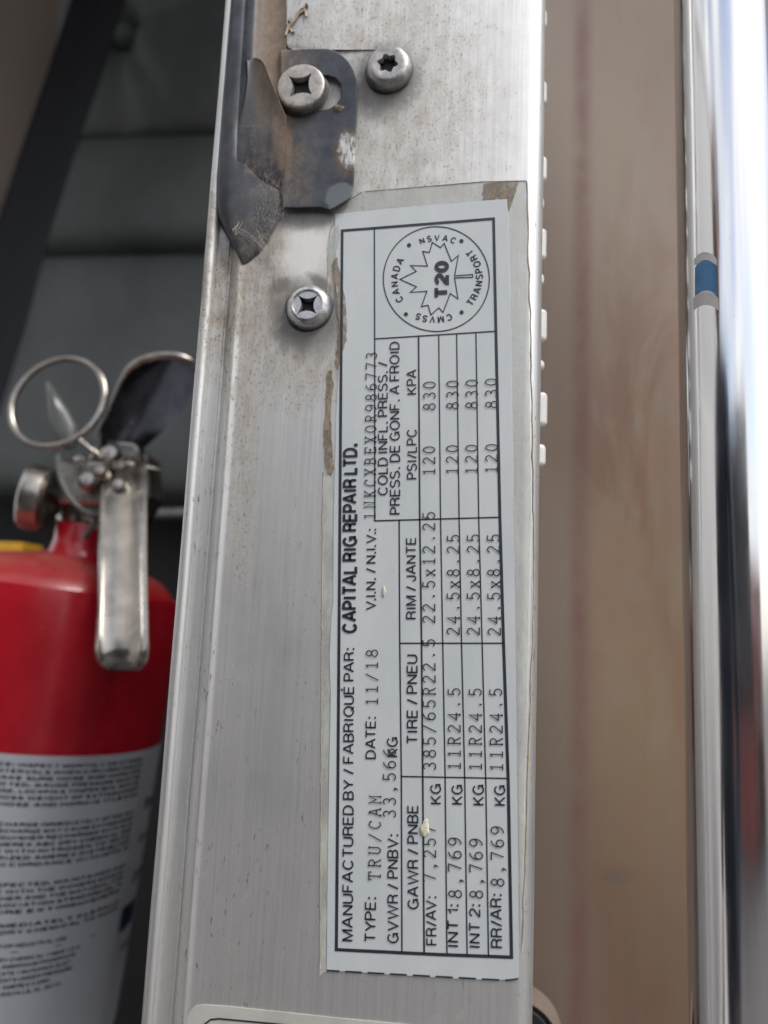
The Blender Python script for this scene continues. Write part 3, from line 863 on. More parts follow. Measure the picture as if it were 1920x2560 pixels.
# even-stroke grotesque capitals: centre lines on a 0..W by 0..1 cell
def _o(W): return arc(W / 2, .5, W / 2, .5, 90, 450, 28)
GS = {
 'A': (.66, [[(0, 0), (.30, 1), (.36, 1), (.66, 0)], [(.115, .33), (.545, .33)]]),
 'B': (.52, [[(.0, .52), (.30, .52)] + arc(.30, .76, .19, .24, -90, 90, 10) + [(0, 1), (0, 0)] + [(.30, 0)] + arc(.30, .26, .22, .26, -90, 90, 10)]),
 'C': (.62, [arc(.31, .5, .31, .5, 38, 322, 26)]),
 'D': (.58, [[(0, 0), (0, 1), (.26, 1)] + arc(.26, .5, .32, .5, 90, -90, 18) + [(0, 0)]]),
 'E': (.48, [[(.48, 1), (0, 1), (0, 0), (.49, 0)], [(0, .52), (.45, .52)]]),
 'F': (.46, [[(.46, 1), (0, 1), (0, 0)], [(0, .50), (.40, .50)]]),
 'G': (.66, [arc(.32, .5, .32, .5, 40, 320, 26) + [(.62, .20), (.62, .46), (.35, .46)], [(.64, .2), (.64, 0)]]),
 'H': (.56, [[(0, 0), (0, 1)], [(.56, 0), (.56, 1)], [(0, .52), (.56, .52)]]),
 'I': (.0, [[(0, 0), (0, 1)]]),
 'J': (.36, [[(.36, 1), (.36, .22)] + arc(.18, .22, .18, .22, 0, -180, 12) + [(0, .32)]]),
 'K': (.56, [[(0, 0), (0, 1)], [(.52, 1), (0, .36)], [(.19, .56), (.56, 0)]]),
 'L': (.44, [[(0, 1), (0, 0), (.44, 0)]]),
 'M': (.68, [[(0, 0), (0, 1), (.02, 1)], [(.03, 1), (.34, .04), (.65, 1)], [(.66, 1), (.68, 1), (.68, 0)]]),
 'N': (.56, [[(0, 0), (0, 1)], [(.01, .98), (.55, .02)], [(.56, 0), (.56, 1)]]),
 'O': (.68, [_o(.68)]),
 'P': (.50, [[(0, 0), (0, 1), (.26, 1)] + arc(.26, .73, .24, .27, 90, -90, 12) + [(0, .46)]]),
 'Q': (.68, [_o(.68), [(.42, .24), (.68, -.04)]]),
 'R': (.53, [[(0, 0), (0, 1), (.28, 1)] + arc(.28, .75, .23, .25, 90, -90, 12) + [(0, .50)], [(.28, .50)] + arc(.30, .32, .20, .18, 90, 0, 6) + [(.50, .1), (.54, 0)]]),
 'S': (.52, [arc(.26, .755, .24, .245, 25, 240, 14) + arc(.26, .26, .27, .26, 62, -155, 16)]),
 'T': (.56, [[(0, 1), (.56, 1)], [(.28, 1), (.28, 0)]]),
 'U': (.56, [[(0, 1), (0, .28)] + arc(.28, .28, .28, .28, 180, 360, 14) + [(.56, 1)]]),
 'V': (.62, [[(0, 1), (.31, 0), (.62, 1)]]),
 'W': (.94, [[(0, 1), (.22, 0), (.47, 1), (.72, 0), (.94, 1)]]),
 'X': (.58, [[(0, 0), (.58, 1)], [(.58, 0), (0, 1)]]),
 'Y': (.60, [[(0, 1), (.30, .42), (.60, 1)], [(.30, .42), (.30, 0)]]),
 'Z': (.54, [[(.02, 1), (.54, 1), (0, 0), (.56, 0)]]),
 '0': (.46, [_o(.46)]),
 '1': (.24, [[(0, .74), (.10, .76), (.22, .90), (.24, 1), (.24, 0)]]),
 '2': (.46, [arc(.23, .72, .23, .28, 170, -30, 14) + [(.02, .12), (0, 0), (.46, 0)]]),
 '3': (.46, [arc(.22, .755, .20, .245, 155, -90, 14) + arc(.22, .255, .24, .255, 90, -155, 14)]),
 '4': (.50, [[(.37, 0), (.37, 1), (0, .27), (.50, .27)]]),
 '5': (.46, [[(.42, 1), (.09, 1), (.04, .52)] + arc(.22, .31, .24, .31, 125, -155, 16)]),
 '6': (.46, [arc(.40, .52, .40, .48, 70, 180, 10) + arc(.23, .30, .23, .30, 180, 540, 24)]),
 '7': (.46, [[(0, 1), (.46, 1), (.16, 0)]]),
 '8': (.46, [arc(.23, .77, .19, .23, 90, 450, 22), arc(.23, .27, .23, .27, 90, 450, 24)]),
 '9': (.46, [arc(.06, .48, .40, .48, -110, 0, 10) + arc(.23, .70, .23, .30, 0, 360, 24)]),
 '/': (.30, [[(0, -.02), (.30, 1.02)]]),
 '-': (.22, [[(0, .36), (.22, .36)]]),
 '&': (.62, [[(.62, 0), (.14, .74)] + arc(.26, .82, .14, .18, 200, -60, 12) + [(.06, .42)] + arc(.22, .24, .22, .24, 140, 300, 12) + [(.56, .46)]]),
 '(': (.16, [arc(.30, .45, .30, .62, 120, 240, 12)]),
 ')': (.16, [arc(-.14, .45, .30, .62, 60, -60, 12)]),
 '\u00b1': (.40, [[(0, .55), (.40, .55)], [(.20, .8), (.20, .3)], [(0, .1), (.40, .1)]]),
 '.': (.0, 'd'), ':': (.0, 'dd'), ',': (.0, 'c'),
}
KERN = {'AT': -.08, 'TA': -.08, 'AV': -.1, 'VA': -.1, 'LT': -.08, 'PA': -.06, 'TY': -.02, 'V.': -.1, 'P.': -.08, '/A': -.05, 'LP': 0, 'YP': -.04, 'A ': 0}
def sans_layout(txt, wd, gap):
    """list of (glyph strokes or dots, x origin) and the total width, in cap heights"""
    x = 0.0; out = []
    for i, ch in enumerate(txt):
        if ch == ' ': x += .27; continue
        acc_ = ch == '\u00c9'
        W, st = GS['E' if acc_ else ch]
        if i: x += KERN.get(txt[i - 1] + ch, 0.0)
        out.append((st, x + wd / 2, ch)); x += W + wd + gap + (0.07 if ch in '.I:' or txt[i + 1:i + 2] in ('.', 'I', ':') else 0)
    return out, x - gap
def sans(acc, txt, fn, wd=0.125, gap=0.085, lay=None):
    out, tot = lay or sans_layout(txt, wd, gap)
    yy = lambda y: wd / 2 + y * (1 - wd)
    for st, x0, ch in out:
        if isinstance(st, str):
            h_ = wd * 0.62
            for q in ((0,) if st != 'dd' else (0, .55)):
                add(acc, ([fn(x0 - h_, q), fn(x0 + h_, q), fn(x0 + h_, q + 2 * h_), fn(x0 - h_, q + 2 * h_)], [(0, 1, 2, 3)]))
            if st == 'c': add(acc, ([fn(x0 - h_ * .2, 0), fn(x0 + h_, 0), fn(x0 - h_ * .4, -.16), fn(x0 - h_, -.16)], [(0, 1, 2, 3)]))
            continue
        for q in st: stroke(acc, [(x0 + a, yy(b)) for a, b in q], wd, fn)
        if ch == '\u00c9': stroke(acc, [(x0 + .20, 1.08), (x0 + .34, 1.24)], wd * .9, fn)
    return tot
def place_text(acc, txt, s, e_, top, h, wd=0.125, gap=0.085):
    """printed capitals from pixel s to pixel e_ along the base line, cap height 'top' px"""
    Sx, Ex = at(*s, h), at(*e_, h)
    d = Ex - Sx; L = d.length; d.normalize()
    up = Vector((-d.z, 0, d.x))
    mid = ((s[0] + e_[0]) / 2, (s[1] + e_[1]) / 2)
    H = (at(mid[0] - top, mid[1], h) - at(*mid, h)).length
    lay = sans_layout(txt, wd, gap)
    sans(acc, txt, lambda x, y: Sx + d * (x / lay[1] * L) + up * (y * H), wd, gap, lay)

def px_line(acc, pts, wpx, h):
    """a printed rule through pixel points, wpx wide"""
    W_ = [at(*p, h) for p in pts]
    mid = pts[len(pts) // 2]
    wd = (at(mid[0] + wpx, mid[1], h) - at(*mid, h)).length
    stroke(acc, [(p.x, p.z) for p in W_], wd, lambda x, y: (x, -h, y))

# ------------------------------------------------------------------ the weight-and-tyre label
H0, H1, H2, H3 = 0.00022, 0.00032, 0.00040, 0.00048
lab = thing('data_label', at(1060, 1470, 0), 'white vehicle data label with black rules, typed figures and a maple leaf seal', 'label')
outl = [(838, 535), (905, 528), (1060, 513), (1268, 497), (1271, 560), (1277, 900), (1284, 1300), (1291, 1800), (1296, 2250), (1298, 2443),
        (1283, 2449), (1230, 2450), (1130, 2446), (1000, 2438), (900, 2431), (817, 2426), (818, 2300), (821, 2050), (824, 1880), (827, 1740), (824, 1640), (829, 1540), (833, 1505), (834, 1300), (840, 1040), (848, 900), (849, 800), (838, 700)]
v, f = prism([at(x, y, H0) for x, y in outl], -0.00004, -H0)
o = obj('film', v, f, STICK, lab); fix_normals(o)
rules = ([], [])
px_line(rules, [(855.5, 576.5), (1234, 546.5), (1240, 830), (1250, 1300), (1259, 1608), (1270.5, 1945), (1279, 2393), (1100, 2386.5), (841, 2374), (845, 1940), (849, 1400), (852, 1000), (855.5, 576.5)], 8, H1)
px_line(rules, [(936, 571), (937, 940), (937, 1302), (1247, 1293)], 3.4, H1)
px_line(rules, [(938, 847), (1238, 828)], 3.4, H1)
px_line(rules, [(998, 1300), (999.5, 1608), (1003.5, 1941), (1005, 2379)], 3.6, H1)
px_line(rules, [(1046.5, 842), (1049.5, 1298), (1054, 1608), (1057, 1942), (1060.5, 2382)], 4.2, H1)
px_line(rules, [(1097, 839), (1101.5, 1297), (1107, 1608), (1113, 1943), (1117.5, 2385)], 3.2, H1)
px_line(rules, [(1141.7, 836), (1148, 1296), (1154, 1608), (1162, 1944), (1168, 2387)], 3.2, H1)
px_line(rules, [(1190, 833), (1197, 1295), (1205.5, 1608), (1214.5, 1946), (1221.5, 2390)], 3.2, H1)
px_line(rules, [(999, 1608), (1258, 1608)], 3.4, H1)
px_line(rules, [(1003, 1941), (1268, 1946)], 3.4, H1)
o = obj('rules', *rules, INK, lab)
cut = ([], [])
for a, b in ((817, 849), (863, 905), (919, 961), (975, 1017), (1032, 1075), (1089, 1132), (1147, 1190), (1205, 1248), (1263, 1296)):
    f_ = lambda x: 2427 + (x - 817) * 0.055 - max(0, x - 1255) ** 2 * 0.0036 - 0.7
    px_line(cut, [(a, f_(a)), ((a + b) / 2, f_((a + b) / 2)), (b, f_(b))], 4.2, H1)
obj('cut_marks', *cut, INK, lab)
T = ([], [])
for txt, s, e_, top in (
    ('MANUFACTURED BY / FABRIQUÉ PAR:', (883, 2354), (886, 1618), 27),
    ('TYPE:', (940, 2357), (940.5, 2241), 28), ('DATE:', (940, 1898), (940, 1790), 26), ('V.I.N. / N.I.V.:', (940, 1525), (940.5, 1320), 25.5),
    ('GVWR / PNBV:', (997, 2359), (996, 2084), 28), ('KG', (995, 1893), (995, 1842), 28),
    ('GAWR / PNBE', (1047.5, 2274), (1046, 2013), 28), ('TIRE / PNEU', (1045, 1861), (1044, 1636), 27.5), ('RIM / JANTE', (1041, 1548), (1040.5, 1343), 25.5),
    ('COLD INFL. PRESS. /', (970, 1238), (969.5, 903), 25), ('PRESS. DE GONF. A FROID', (1001, 1286), (999, 853), 25.5), ('PSI/LPC', (1043, 1198), (1042.5, 1071), 25.5), ('KPA', (1042, 986), (1042, 923), 25),
    ('FR/AV:', (1093, 2364), (1091, 2239), 27), ('KG', (1103.5, 2011), (1103, 1959), 27.5),
    ('INT 1:', (1147, 2368), (1146.5, 2259), 28), ('KG', (1157, 2012), (1157, 1961), 28),
    ('INT 2:', (1201, 2370), (1201, 2259), 28), ('KG', (1211, 2014), (1210.5, 1961), 29),
    ('RR/AR:', (1257, 2371), (1254.5, 2233), 29), ('KG', (1264, 2015), (1263.5, 1962), 28)):
    place_text(T, txt, s, e_, top, H2)
place_text(T, 'CAPITAL RIG REPAIR LTD.', (893, 1583), (894, 1107), 37, H2, 0.19, 0.03)
place_text(T, 'T20', (1122.5, 747), (1122.5, 651), 36, H2, 0.245, 0.04)
obj('printed_text', *T, INK, lab)
T = ([], [])
for txt, s, e_, top in (
    ('TRU/CAM', (951, 2200), (952, 1989), 28.5), ('11/18', (944, 1762), (944, 1623), 28), ('1NKCXBEXOR986773', (938, 1297), (942, 880), 26.5), ('33,566', (989, 2044), (989, 1871), 30),
    ('7,257', (1089.5, 2204), (1089, 2066), 29.5), ('385/65R22.5', (1089.5, 1925), (1087, 1597), 30), ('22.5x12.25', (1087, 1557), (1087, 1279), 29.5), ('120', (1087, 1186), (1087, 1115), 28.5), ('830', (1088, 1024), (1088, 953), 29),
    ('8,769', (1154, 2245), (1153, 2094), 31.5), ('11R24.5', (1151, 1924), (1150, 1719.5), 29.5), ('24.5x8.25', (1148, 1587), (1148, 1336), 29.5), ('120', (1145, 1184), (1145, 1112), 28.5), ('830', (1146, 1021.5), (1146, 950.5), 29),
    ('8,769', (1207, 2246), (1206, 2097), 31.5), ('11R24.5', (1204, 1925.5), (1203, 1720.5), 29.5), ('24.5x8.25', (1198.5, 1587), (1198, 1335), 29.5), ('120', (1193, 1183), (1193, 1111), 28.5), ('830', (1194, 1020.5), (1194, 948), 29),
    ('8,769', (1260, 2216), (1259, 2066), 31), ('11R24.5', (1257, 1927), (1254.5, 1720.5), 30), ('24.5x8.25', (1251, 1588), (1248.5, 1335), 30), ('120', (1243, 1180.5), (1243, 1109.5), 28.5), ('830', (1243, 1019), (1242, 945), 28.5)):
    place_type(T, txt, s, e_, top, H3)
obj('typed_text', *T, TYPE_INK, lab)
# maple leaf seal
sc_, sr = (1090.9, 697.4), 0.3496
SE = ([], [])
def sp(x, y): return (800 + x * sr, 430 + y * sr)
px_line(SE, [(sc_[0] + 132.5 * math.cos(a), sc_[1] + 131.0 * math.sin(a)) for a in [2 * math.pi * k / 90 for k in range(91)]], 2.8, H1)
leaf = [(572, 767), (688, 710), (648, 668), (768, 672), (735, 567), (782, 575), (803, 503), (862, 540), (888, 510), (940, 638), (990, 595), (963, 742), (1092, 732), (1092, 752), (963, 757), (987, 907), (932, 868),
        (880, 1003), (850, 970), (793, 1022), (773, 952), (725, 962), (765, 852), (645, 860), (690, 820), (572, 767)]
px_line(SE, [sp(*p) for p in leaf], 2.8, H1)
for x, y in ((637, 523), (1012, 493), (615, 1017), (1013, 1003)):
    c = sp(x, y)
    add(SE, ([at(c[0] + 5.2 * math.cos(a), c[1] + 5.2 * math.sin(a), H1) for a in [2 * math.pi * k / 18 for k in range(18)]], [tuple(range(18))]))
def arc_text(txt, r, a0, a1, capx, inward=False):
    """letters from angle a0 to a1 (degrees, photo sense) on radius r px; tops outward or inward"""
    C0 = at(*sc_, H1); u = (at(sc_[0] + 1, sc_[1], H1) - at(sc_[0] - 1, sc_[1], H1)).length / 2
    wd = 0.18
    ws = [GS[ch][0] + wd + 0.11 for ch in txt]
    tot = sum(ws) - (ws[0] + ws[-1]) / 2; pos = 0
    for i, ch in enumerate(txt):
        if i: pos += (ws[i - 1] + ws[i]) / 2
        a = math.radians(a0 + (a1 - a0) * pos / tot)
        out_ = Vector((math.cos(a), 0, -math.sin(a)))
        up = -out_ if inward else out_
        rt_ = Vector((up.z, 0, -up.x))
        k = capx * u
        base = C0 + out_ * (r * u) - up * (capx * u / 2)
        xm = (GS[ch][0] + wd) / 2
        sans(SE, ch, lambda x, y: base + rt_ * ((x - xm) * k) + up * (y * k), wd)
arc_text('CANADA', 105, 150, 208, 19)
arc_text('NSVAC', 110, 249, 291, 17)
arc_text('TRANSPORT', 107, 36, -40, 19, True)
arc_text('CMVSS', 107, 71, 113, 18)
obj('seal_emblem', *SE, INK, lab)

# clear overlay film, its dirty margins
film = [(838, 536), (870, 500), (912, 478), (1100, 463), (1205, 454), (1318, 452), (1322, 520), (1327, 700), (1332, 1000), (1337, 1280), (1338, 1500), (1334, 1500), (1312, 1900), (1302, 2200), (1299, 2360),
        (1297, 2200), (1290, 1800), (1283, 1300), (1276, 900), (1271, 500), (1060, 516), (905, 531)]
fv, ff = ([], [])
HF = 0.00012
strip = [((838, 534), (840, 536)), ((870, 500), (868, 531)), ((912, 478), (905, 526)), ((1100, 463), (1060, 511)), ((1205, 454), (1200, 501)), ((1314, 452), (1270, 495)), ((1318, 520), (1273, 560)),
         ((1322, 700), (1276, 760)), ((1326, 1000), (1281, 1000)), ((1330, 1280), (1286, 1280)), ((1324, 1500), (1290, 1500)), ((1316, 1900), (1295, 1900)), ((1308, 2200), (1299, 2200)), ((1303, 2360), (1300, 2360))]
for a, b in strip: fv += [at(*a, HF), at(*b, HF)]
ff = [(2 * i, 2 * i + 2, 2 * i + 3, 2 * i + 1) for i in range(len(strip) - 1)]
def drape(p):
    """lay a point on the rounded right edge of the jamb"""
    x0_ = XR - RR
    if p[0] > x0_:
        a = min(1.45, (p[0] - x0_) / RR)
        return Vector((x0_ + RR * math.sin(a) + 0.0001 * math.sin(a), RR - (RR + 0.00012) * math.cos(a), p[2]))
    return Vector(p)
# finer strips so that the film follows the edge
rows = []
for i in range(len(strip) - 1):
    for k in range(6):
        t = k / 6
        a = Vector(at(*strip[i][0], HF)).lerp(at(*strip[i + 1][0], HF), t); b = Vector(at(*strip[i][1], HF)).lerp(at(*strip[i + 1][1], HF), t)
        rows.append([drape(a.lerp(b, j / 10)) for j in range(11)])
v, f = loft(rows)
o = obj('overlay_film', v, f, FILM, lab, True)
EDGE = simple('yellowed_film_edge', (0.42, 0.36, 0.27), 0.6, 0, 0.25, 400)
rnd = random.Random(3)
acc = ([], [])
pe = smooth_curve([at(905, 480, HF), at(872, 500, HF), at(853, 522, HF), at(834, 558, HF), at(826, 580, HF), at(822, 610, HF), at(820, 680, HF), at(819, 750, HF)], 6)
add(acc, tube(pe, 0.00013, 6))
add(acc, tube([at(912, 478, HF), at(1100, 463, HF), at(1205, 454, HF), at(1316, 452, HF)], 0.00012, 6))
pe = []
for k in range(60):
    t = k / 59; y = 455 + (2380 - 455) * t
    x = 1318 + 20 * min(1, t * 2.2) - max(0, t - 0.55) * 75 + rnd.uniform(-2.2, 2.2)
    pe.append(drape(at(x, y, HF)))
add(acc, tube(pe, [0.00013 + 0.0001 * rnd.random() for _ in pe], 6))
pe = [at(806 + rnd.uniform(-1.2, 1.2) - (y - 1380) * 0.006, y, HF) for y in range(1180, 2440, 18)]
add(acc, tube(pe, 0.00010, 6))
o = obj('film_edge', *acc, EDGE, lab, True)
# torn, dirty left margin
def ragged(pts, amp, n=5, seed=1):
    r_ = random.Random(seed); out_ = []
    for i, p in enumerate(pts):
        q = pts[(i + 1) % len(pts)]
        for k in range(n):
            t = k / n
            out_.append((p[0] + (q[0] - p[0]) * t + r_.gauss(0, amp), p[1] + (q[1] - p[1]) * t + r_.gauss(0, amp)))
    return out_
def patch(pts, h, mat, name):
    pts = ragged(pts, 1.1)
    v, f = prism([at(x, y, h) for x, y in pts], -0.00003, -h)
    o = obj(name, v, f, mat, lab); fix_normals(o); return o
patch([(842, 640), (852, 690), (862, 745), (868, 800), (865, 850), (856, 880), (851, 910), (842, 925), (839, 900), (843, 860), (846, 800), (838, 750), (832, 700), (828, 660)], 0.00030, MUD, 'grime_patch')
patch([(817, 930), (829, 925), (833, 960), (828, 1000), (826, 1060), (832, 1150), (835, 1170), (828, 1192), (818, 1180), (810, 1150), (808, 1100), (812, 1050), (814, 1000)], 0.00024, MUD, 'grime_patch')
patch([(1208, 458), (1298, 453), (1284, 492), (1272, 530), (1266, 496), (1206, 500)], 0.00018, MUD, 'grime_patch')
patch([(820, 600), (845, 560), (850, 585), (840, 640), (822, 690), (818, 640)], 0.00028, FILM, 'film_tear')
patch([(806, 1195), (826, 1190), (838, 1240), (838, 1300), (833, 1500), (824, 1640), (827, 1740), (821, 2050), (817, 2428), (798, 2440), (801, 2000), (804, 1600)], 0.00010, FILM, 'film_margin')
lump('paint_speck', 1063, 2070, H3, 0.0012, 0.0020, 0.0004, simple('cream_paint_chip', (0.66, 0.64, 0.50), 0.7, 0, .2, 900), lab, 4)
lump('paint_speck', 960, 1478, H3, 0.0005, 0.0014, 0.0002, simple('tan_paint_chip', (0.62, 0.58, 0.46), 0.7, 0, .2, 900), lab, 2)

# second label cut off by the lower frame edge
lb2 = thing('lower_label', at(760, 2600, 0), 'cream label with rounded corner and black outline at the bottom frame edge', 'label')
pts = [(468, 2545), (475, 2528), (487, 2516), (505, 2512), (560, 2515), (700, 2530), (850, 2546), (1000, 2560), (1180, 2578), (1180, 2900), (455, 2900)]
v, f = prism([at(x, y, H0) for x, y in pts], -0.00003, -H0)
o = obj('film', v, f, OLDSTICK, lb2); fix_normals(o)
acc = ([], [])
px_line(acc, [(500, 2890), (505, 2580), (512, 2560), (527, 2549), (548, 2547), (700, 2561), (1150, 2606), (1150, 2890)], 4, H1)
obj('outline', *acc, INK, lb2)

# ------------------------------------------------------------------ cobweb hanging under the bracket
web = thing('cobweb', at(640, 560, 0.003), 'wispy grey cobweb clinging below the bracket wing', 'cobweb')
acc = ([], []); rnd = random.Random(11)
def strand(a, b, r, sag=6.0):
    n = 9; p = []
    for i in range(n + 1):
        t = i / n
        x = a[0] + (b[0] - a[0]) * t + rnd.uniform(-2.5, 2.5); y = a[1] + (b[1] - a[1]) * t + sag * math.sin(math.pi * t) + rnd.uniform(-2.5, 2.5)
        p.append(at(x, y, (a[2] + (b[2] - a[2]) * t) * MM))
    add(acc, tube(p, r * MM, 4))
for i in range(60):
    a = (rnd.gauss(672, 20), rnd.gauss(440, 60), 3.4); q = rnd.uniform(0, 6.28); ln = rnd.uniform(15, 75)
    strand(a, (a[0] + ln * math.cos(q) * .6, a[1] + ln * math.sin(q), 2.6), rnd.uniform(0.008, 0.02), rnd.uniform(-10, 12))
for i in range(70):
    a = (rnd.gauss(650, 24), rnd.gauss(545, 42), 2.6); q = rnd.gauss(1.1, 0.6); ln = rnd.uniform(25, 90)
    strand(a, (a[0] + ln * math.cos(q), a[1] + ln * math.sin(q), 1.0), rnd.uniform(0.008, 0.018), rnd.uniform(-12, 12))
for i in range(26):
    q = rnd.uniform(0, 1)
    strand((604 + 90 * q + rnd.gauss(0, 5), 560 + 60 * q + rnd.gauss(0, 8), 2.4), (640 + 50 * q + rnd.gauss(0, 8), 600 + 80 * q + rnd.gauss(0, 8), 0.8), rnd.uniform(0.010, 0.022), -8)
for i in range(14):
    strand((rnd.gauss(720, 12), rnd.gauss(490, 15), 3), (rnd.gauss(670, 25), rnd.gauss(560, 30), 1.5), rnd.uniform(0.010, 0.02), 10)
for i in range(9):
    strand((595 + rnd.uniform(-6, 6), 575 + rnd.uniform(-8, 8), 3), (684 + rnd.uniform(-8, 6), 668 + rnd.uniform(-25, 10), 0.6), rnd.uniform(0.012, 0.03), -14)
for i in range(8):
    strand((684 + rnd.uniform(-6, 6), 655 + rnd.uniform(-15, 6), 0.8), (690 + rnd.uniform(-6, 8), 700 + rnd.uniform(-10, 20), 0.4), 0.03, 2)
for i in range(7):
    strand((586 + rnd.uniform(-6, 6), 578 + rnd.uniform(-8, 8), 3.2), (600 + rnd.uniform(-6, 6), 560 + rnd.uniform(-8, 8), 3.2), 0.07, 2)
obj('strands', *acc, SILK, web, True)
shed = thing('insect_husk', at(738, 40, 0.0012), 'pale dry insect husk stuck to the top of the jamb', 'insect husk')
acc = ([], [])
for p in ([(714, 88), (722, 66), (738, 50), (744, 36), (758, 20)], [(744, 36), (762, 26), (766, 42)], [(758, 20), (768, 12)], [(722, 70), (732, 82)], [(730, 58), (722, 52)]):
    add(acc, tube([at(x, y, 0.0014) for x, y in p], [0.0003 + 0.0003 * (i % 2) for i in range(len(p))], 6))
obj('husk', *acc, simple('dry_husk', (0.36, 0.30, 0.22), 0.7, 0, .3, 900), shed, True)

# ------------------------------------------------------------------ fire extinguisher behind the jamb
DE = -0.19
ec = at(165, 1400, DE)
fe = thing('fire_extinguisher', (ec.x, -DE, at(200, 3000, DE).z), 'red fire extinguisher with steel handle and white instruction label inside the cab', 'fire extinguisher')
RC = 0.066
tilt = Matrix.Rotation(math.radians(5.0), 3, 'Y') @ Matrix.Rotation(math.radians(0.0), 3, 'X')
pivot = Vector((ec.x, -DE, ec.z))
def tl(p): return pivot + tilt @ (Vector(p) - pivot)
zs = at(200, 1400, DE).z            # where neck meets the dome
zc = at(200, 3100, DE).z
pr = [(0.012, zs + 0.004), (0.018, zs + 0.002), (0.038, zs - 0.0015), (0.051, zs - 0.006), (0.0595, zs - 0.014), (0.0645, zs - 0.025), (RC, zs - 0.040), (RC, zc)]
sm = smooth_curve([(a, 0, b) for a, b in pr], 4)
v, f = lathe([(p.x, p.z) for p in sm], (ec.x, -DE, 0), Vector((0, 0, 1)), 96)
o = obj('cylinder', [tl(p) for p in v], f, RED, fe); fix_normals(o, 70)
v, f = lathe([(0.0155, zs + 0.020), (0.0162, zs + 0.018), (0.0160, zs + 0.010), (0.0175, zs + 0.004), (0.022, zs - 0.001)], (ec.x + 0.009, -DE, 0), Vector((0, 0, 1)), 48)
o = obj('neck', [tl(p) for p in v], f, RED, fe); fix_normals(o, 60)
# paper label wrapped on the cylinder; columns in the arc length s (0 = towards the viewer), z down
fwd = math.atan2(CAM_LOC.y + DE, CAM_LOC.x - ec.x)
def wrap(s, z, dr): 
    a = fwd + s / (RC + 0.0001)
    return tl((ec.x + (RC + dr) * math.cos(a), -DE + (RC + dr) * math.sin(a), z))
zt, zb2 = at(150, 1888, DE + RC).z, at(150, 2780, DE + RC).z
rows = [[wrap(-0.085 + 0.200 * k / 50, z, 0.00025) for k in range(51)] for z in (zt, (zt + zb2) / 2, zb2)]
v, f = loft(rows)
elab = obj('paper_label', v, f, EXTLAB, fe, True); fix_normals(elab, 80)
lines = ['MAINTENANCE: INSPECT MONTHLY OR AT MORE', 'FREQUENT INTERVALS WHEN CIRCUMSTANCES', 'REQUIRE. MAKE SURE HOSE AND HORN ARE', 'NOT OBSTRUCTED. GAUGE PRESSURE MUST BE', 'OPERABLE RANGE. LOCKPIN & TAMPER SEAL MUST BE',
         'IN PLACE. GROSS WEIGHT OF EXTINGUISHER', 'INCLUDING HOSE AND HORN IS 17 LB 8 OZ', '(8.0 ± .23KG)', '',
         'RECHARGE: RECHARGE IMMEDIATELY AFTER ANY', 'USE. PARTIAL DISCHARGE MAY CAUSE EXTINGUISHER', 'TO HAVE EXTINGUISHER RECHARGED WITH 10 LB', '(4.54 KG) OF AMEREX ABC DRY CHEMICAL AND', 'PRESSURIZED WITH NITROGEN TO 195 PSI', 'BY AN AUTHORIZED AMEREX DISTRIBUTOR', '(DEALER) IN ACCORDANCE WITH NFPA 10', 'TO 49660.', '',
         'INSTALLED, INSPECTED, MAINTAINED AND', 'IN ACCORDANCE WITH THE OWNERS MANUAL', 'WITH EXTINGUISHER AND THE NATIONAL FIRE', 'PROTECTION ASSOCIATION STANDARD NO. 10,', 'PORTABLE FIRE EXTINGUISHERS.', '', 'AFTER USE IMMEDIATELY CLEAN UP', 'CONTACTED BY DRY CHEMICAL TO AVOID', '', 'FOR INDUSTRIAL USE', '',
         'ABC DRY CHEMICAL / HMIS 1-0-0', 'MICA, AMMONIUM PHOSPHATE', 'SULFATE / NUISANCE DUST', 'CONTENTS UNDER PRESSURE', 'AMEREX CORP.', 'TRUSSVILLE, AL 35173']
acc = ([], [])
dz = (at(150, 1915, DE + RC).z - at(150, 2525, DE + RC).z) / 34
s_right = 0.062
for i, tx in enumerate(lines):
    if not tx: continue
    lay = sans_layout(tx, 0.22, 0.10)
    hh = dz * 0.60
    full = i < 26 and len(tx) > 24
    W_ = 0.099 if full else min(0.098, lay[1] * hh * 1.25)
    z0 = zt - 0.003 - dz * (i + 0.75)
    s0 = s_right - 0.099 if i < 26 else 0.017 - W_ / 2
    sans(acc, tx, lambda x, y: wrap(s0 + x / lay[1] * W_, z0 + y * hh, 0.00045), 0.22, 0.10, lay)
obj('label_text', *acc, simple('extinguisher_label_ink', (0.02, 0.022, 0.03), 0.5, 0, .1, 100), elab)
acc = ([], [])
def wrap_rect(s0, s1, z0, z1): add(acc, loft([[wrap(s0 + (s1 - s0) * k / 8, z, 0.00045) for k in range(9)] for z in (z0, z1)]))
wrap_rect(0.0655, 0.0658, zt, zb2); wrap_rect(0.070, 0.0703, zt, zb2)
zf = zt - 0.003 - dz * 28.35
wrap_rect(-0.085, 0.0655, zf, zf - 0.0004)
zq = lambda y: at(330, y, DE + RC * .8).z
wrap_rect(0.067, 0.086, zq(2355), zq(2430))
for q in (2040, 2052, 2064, 2150, 2162, 2262, 2274, 2286, 2480, 2492): wrap_rect(0.073, 0.073 + 0.004 * (2 + q % 5), zq(q), zq(q + 6))
obj('label_rules', *acc, simple('label_navy_ink', (0.02, 0.028, 0.06), 0.5, 0, .1, 100), elab)

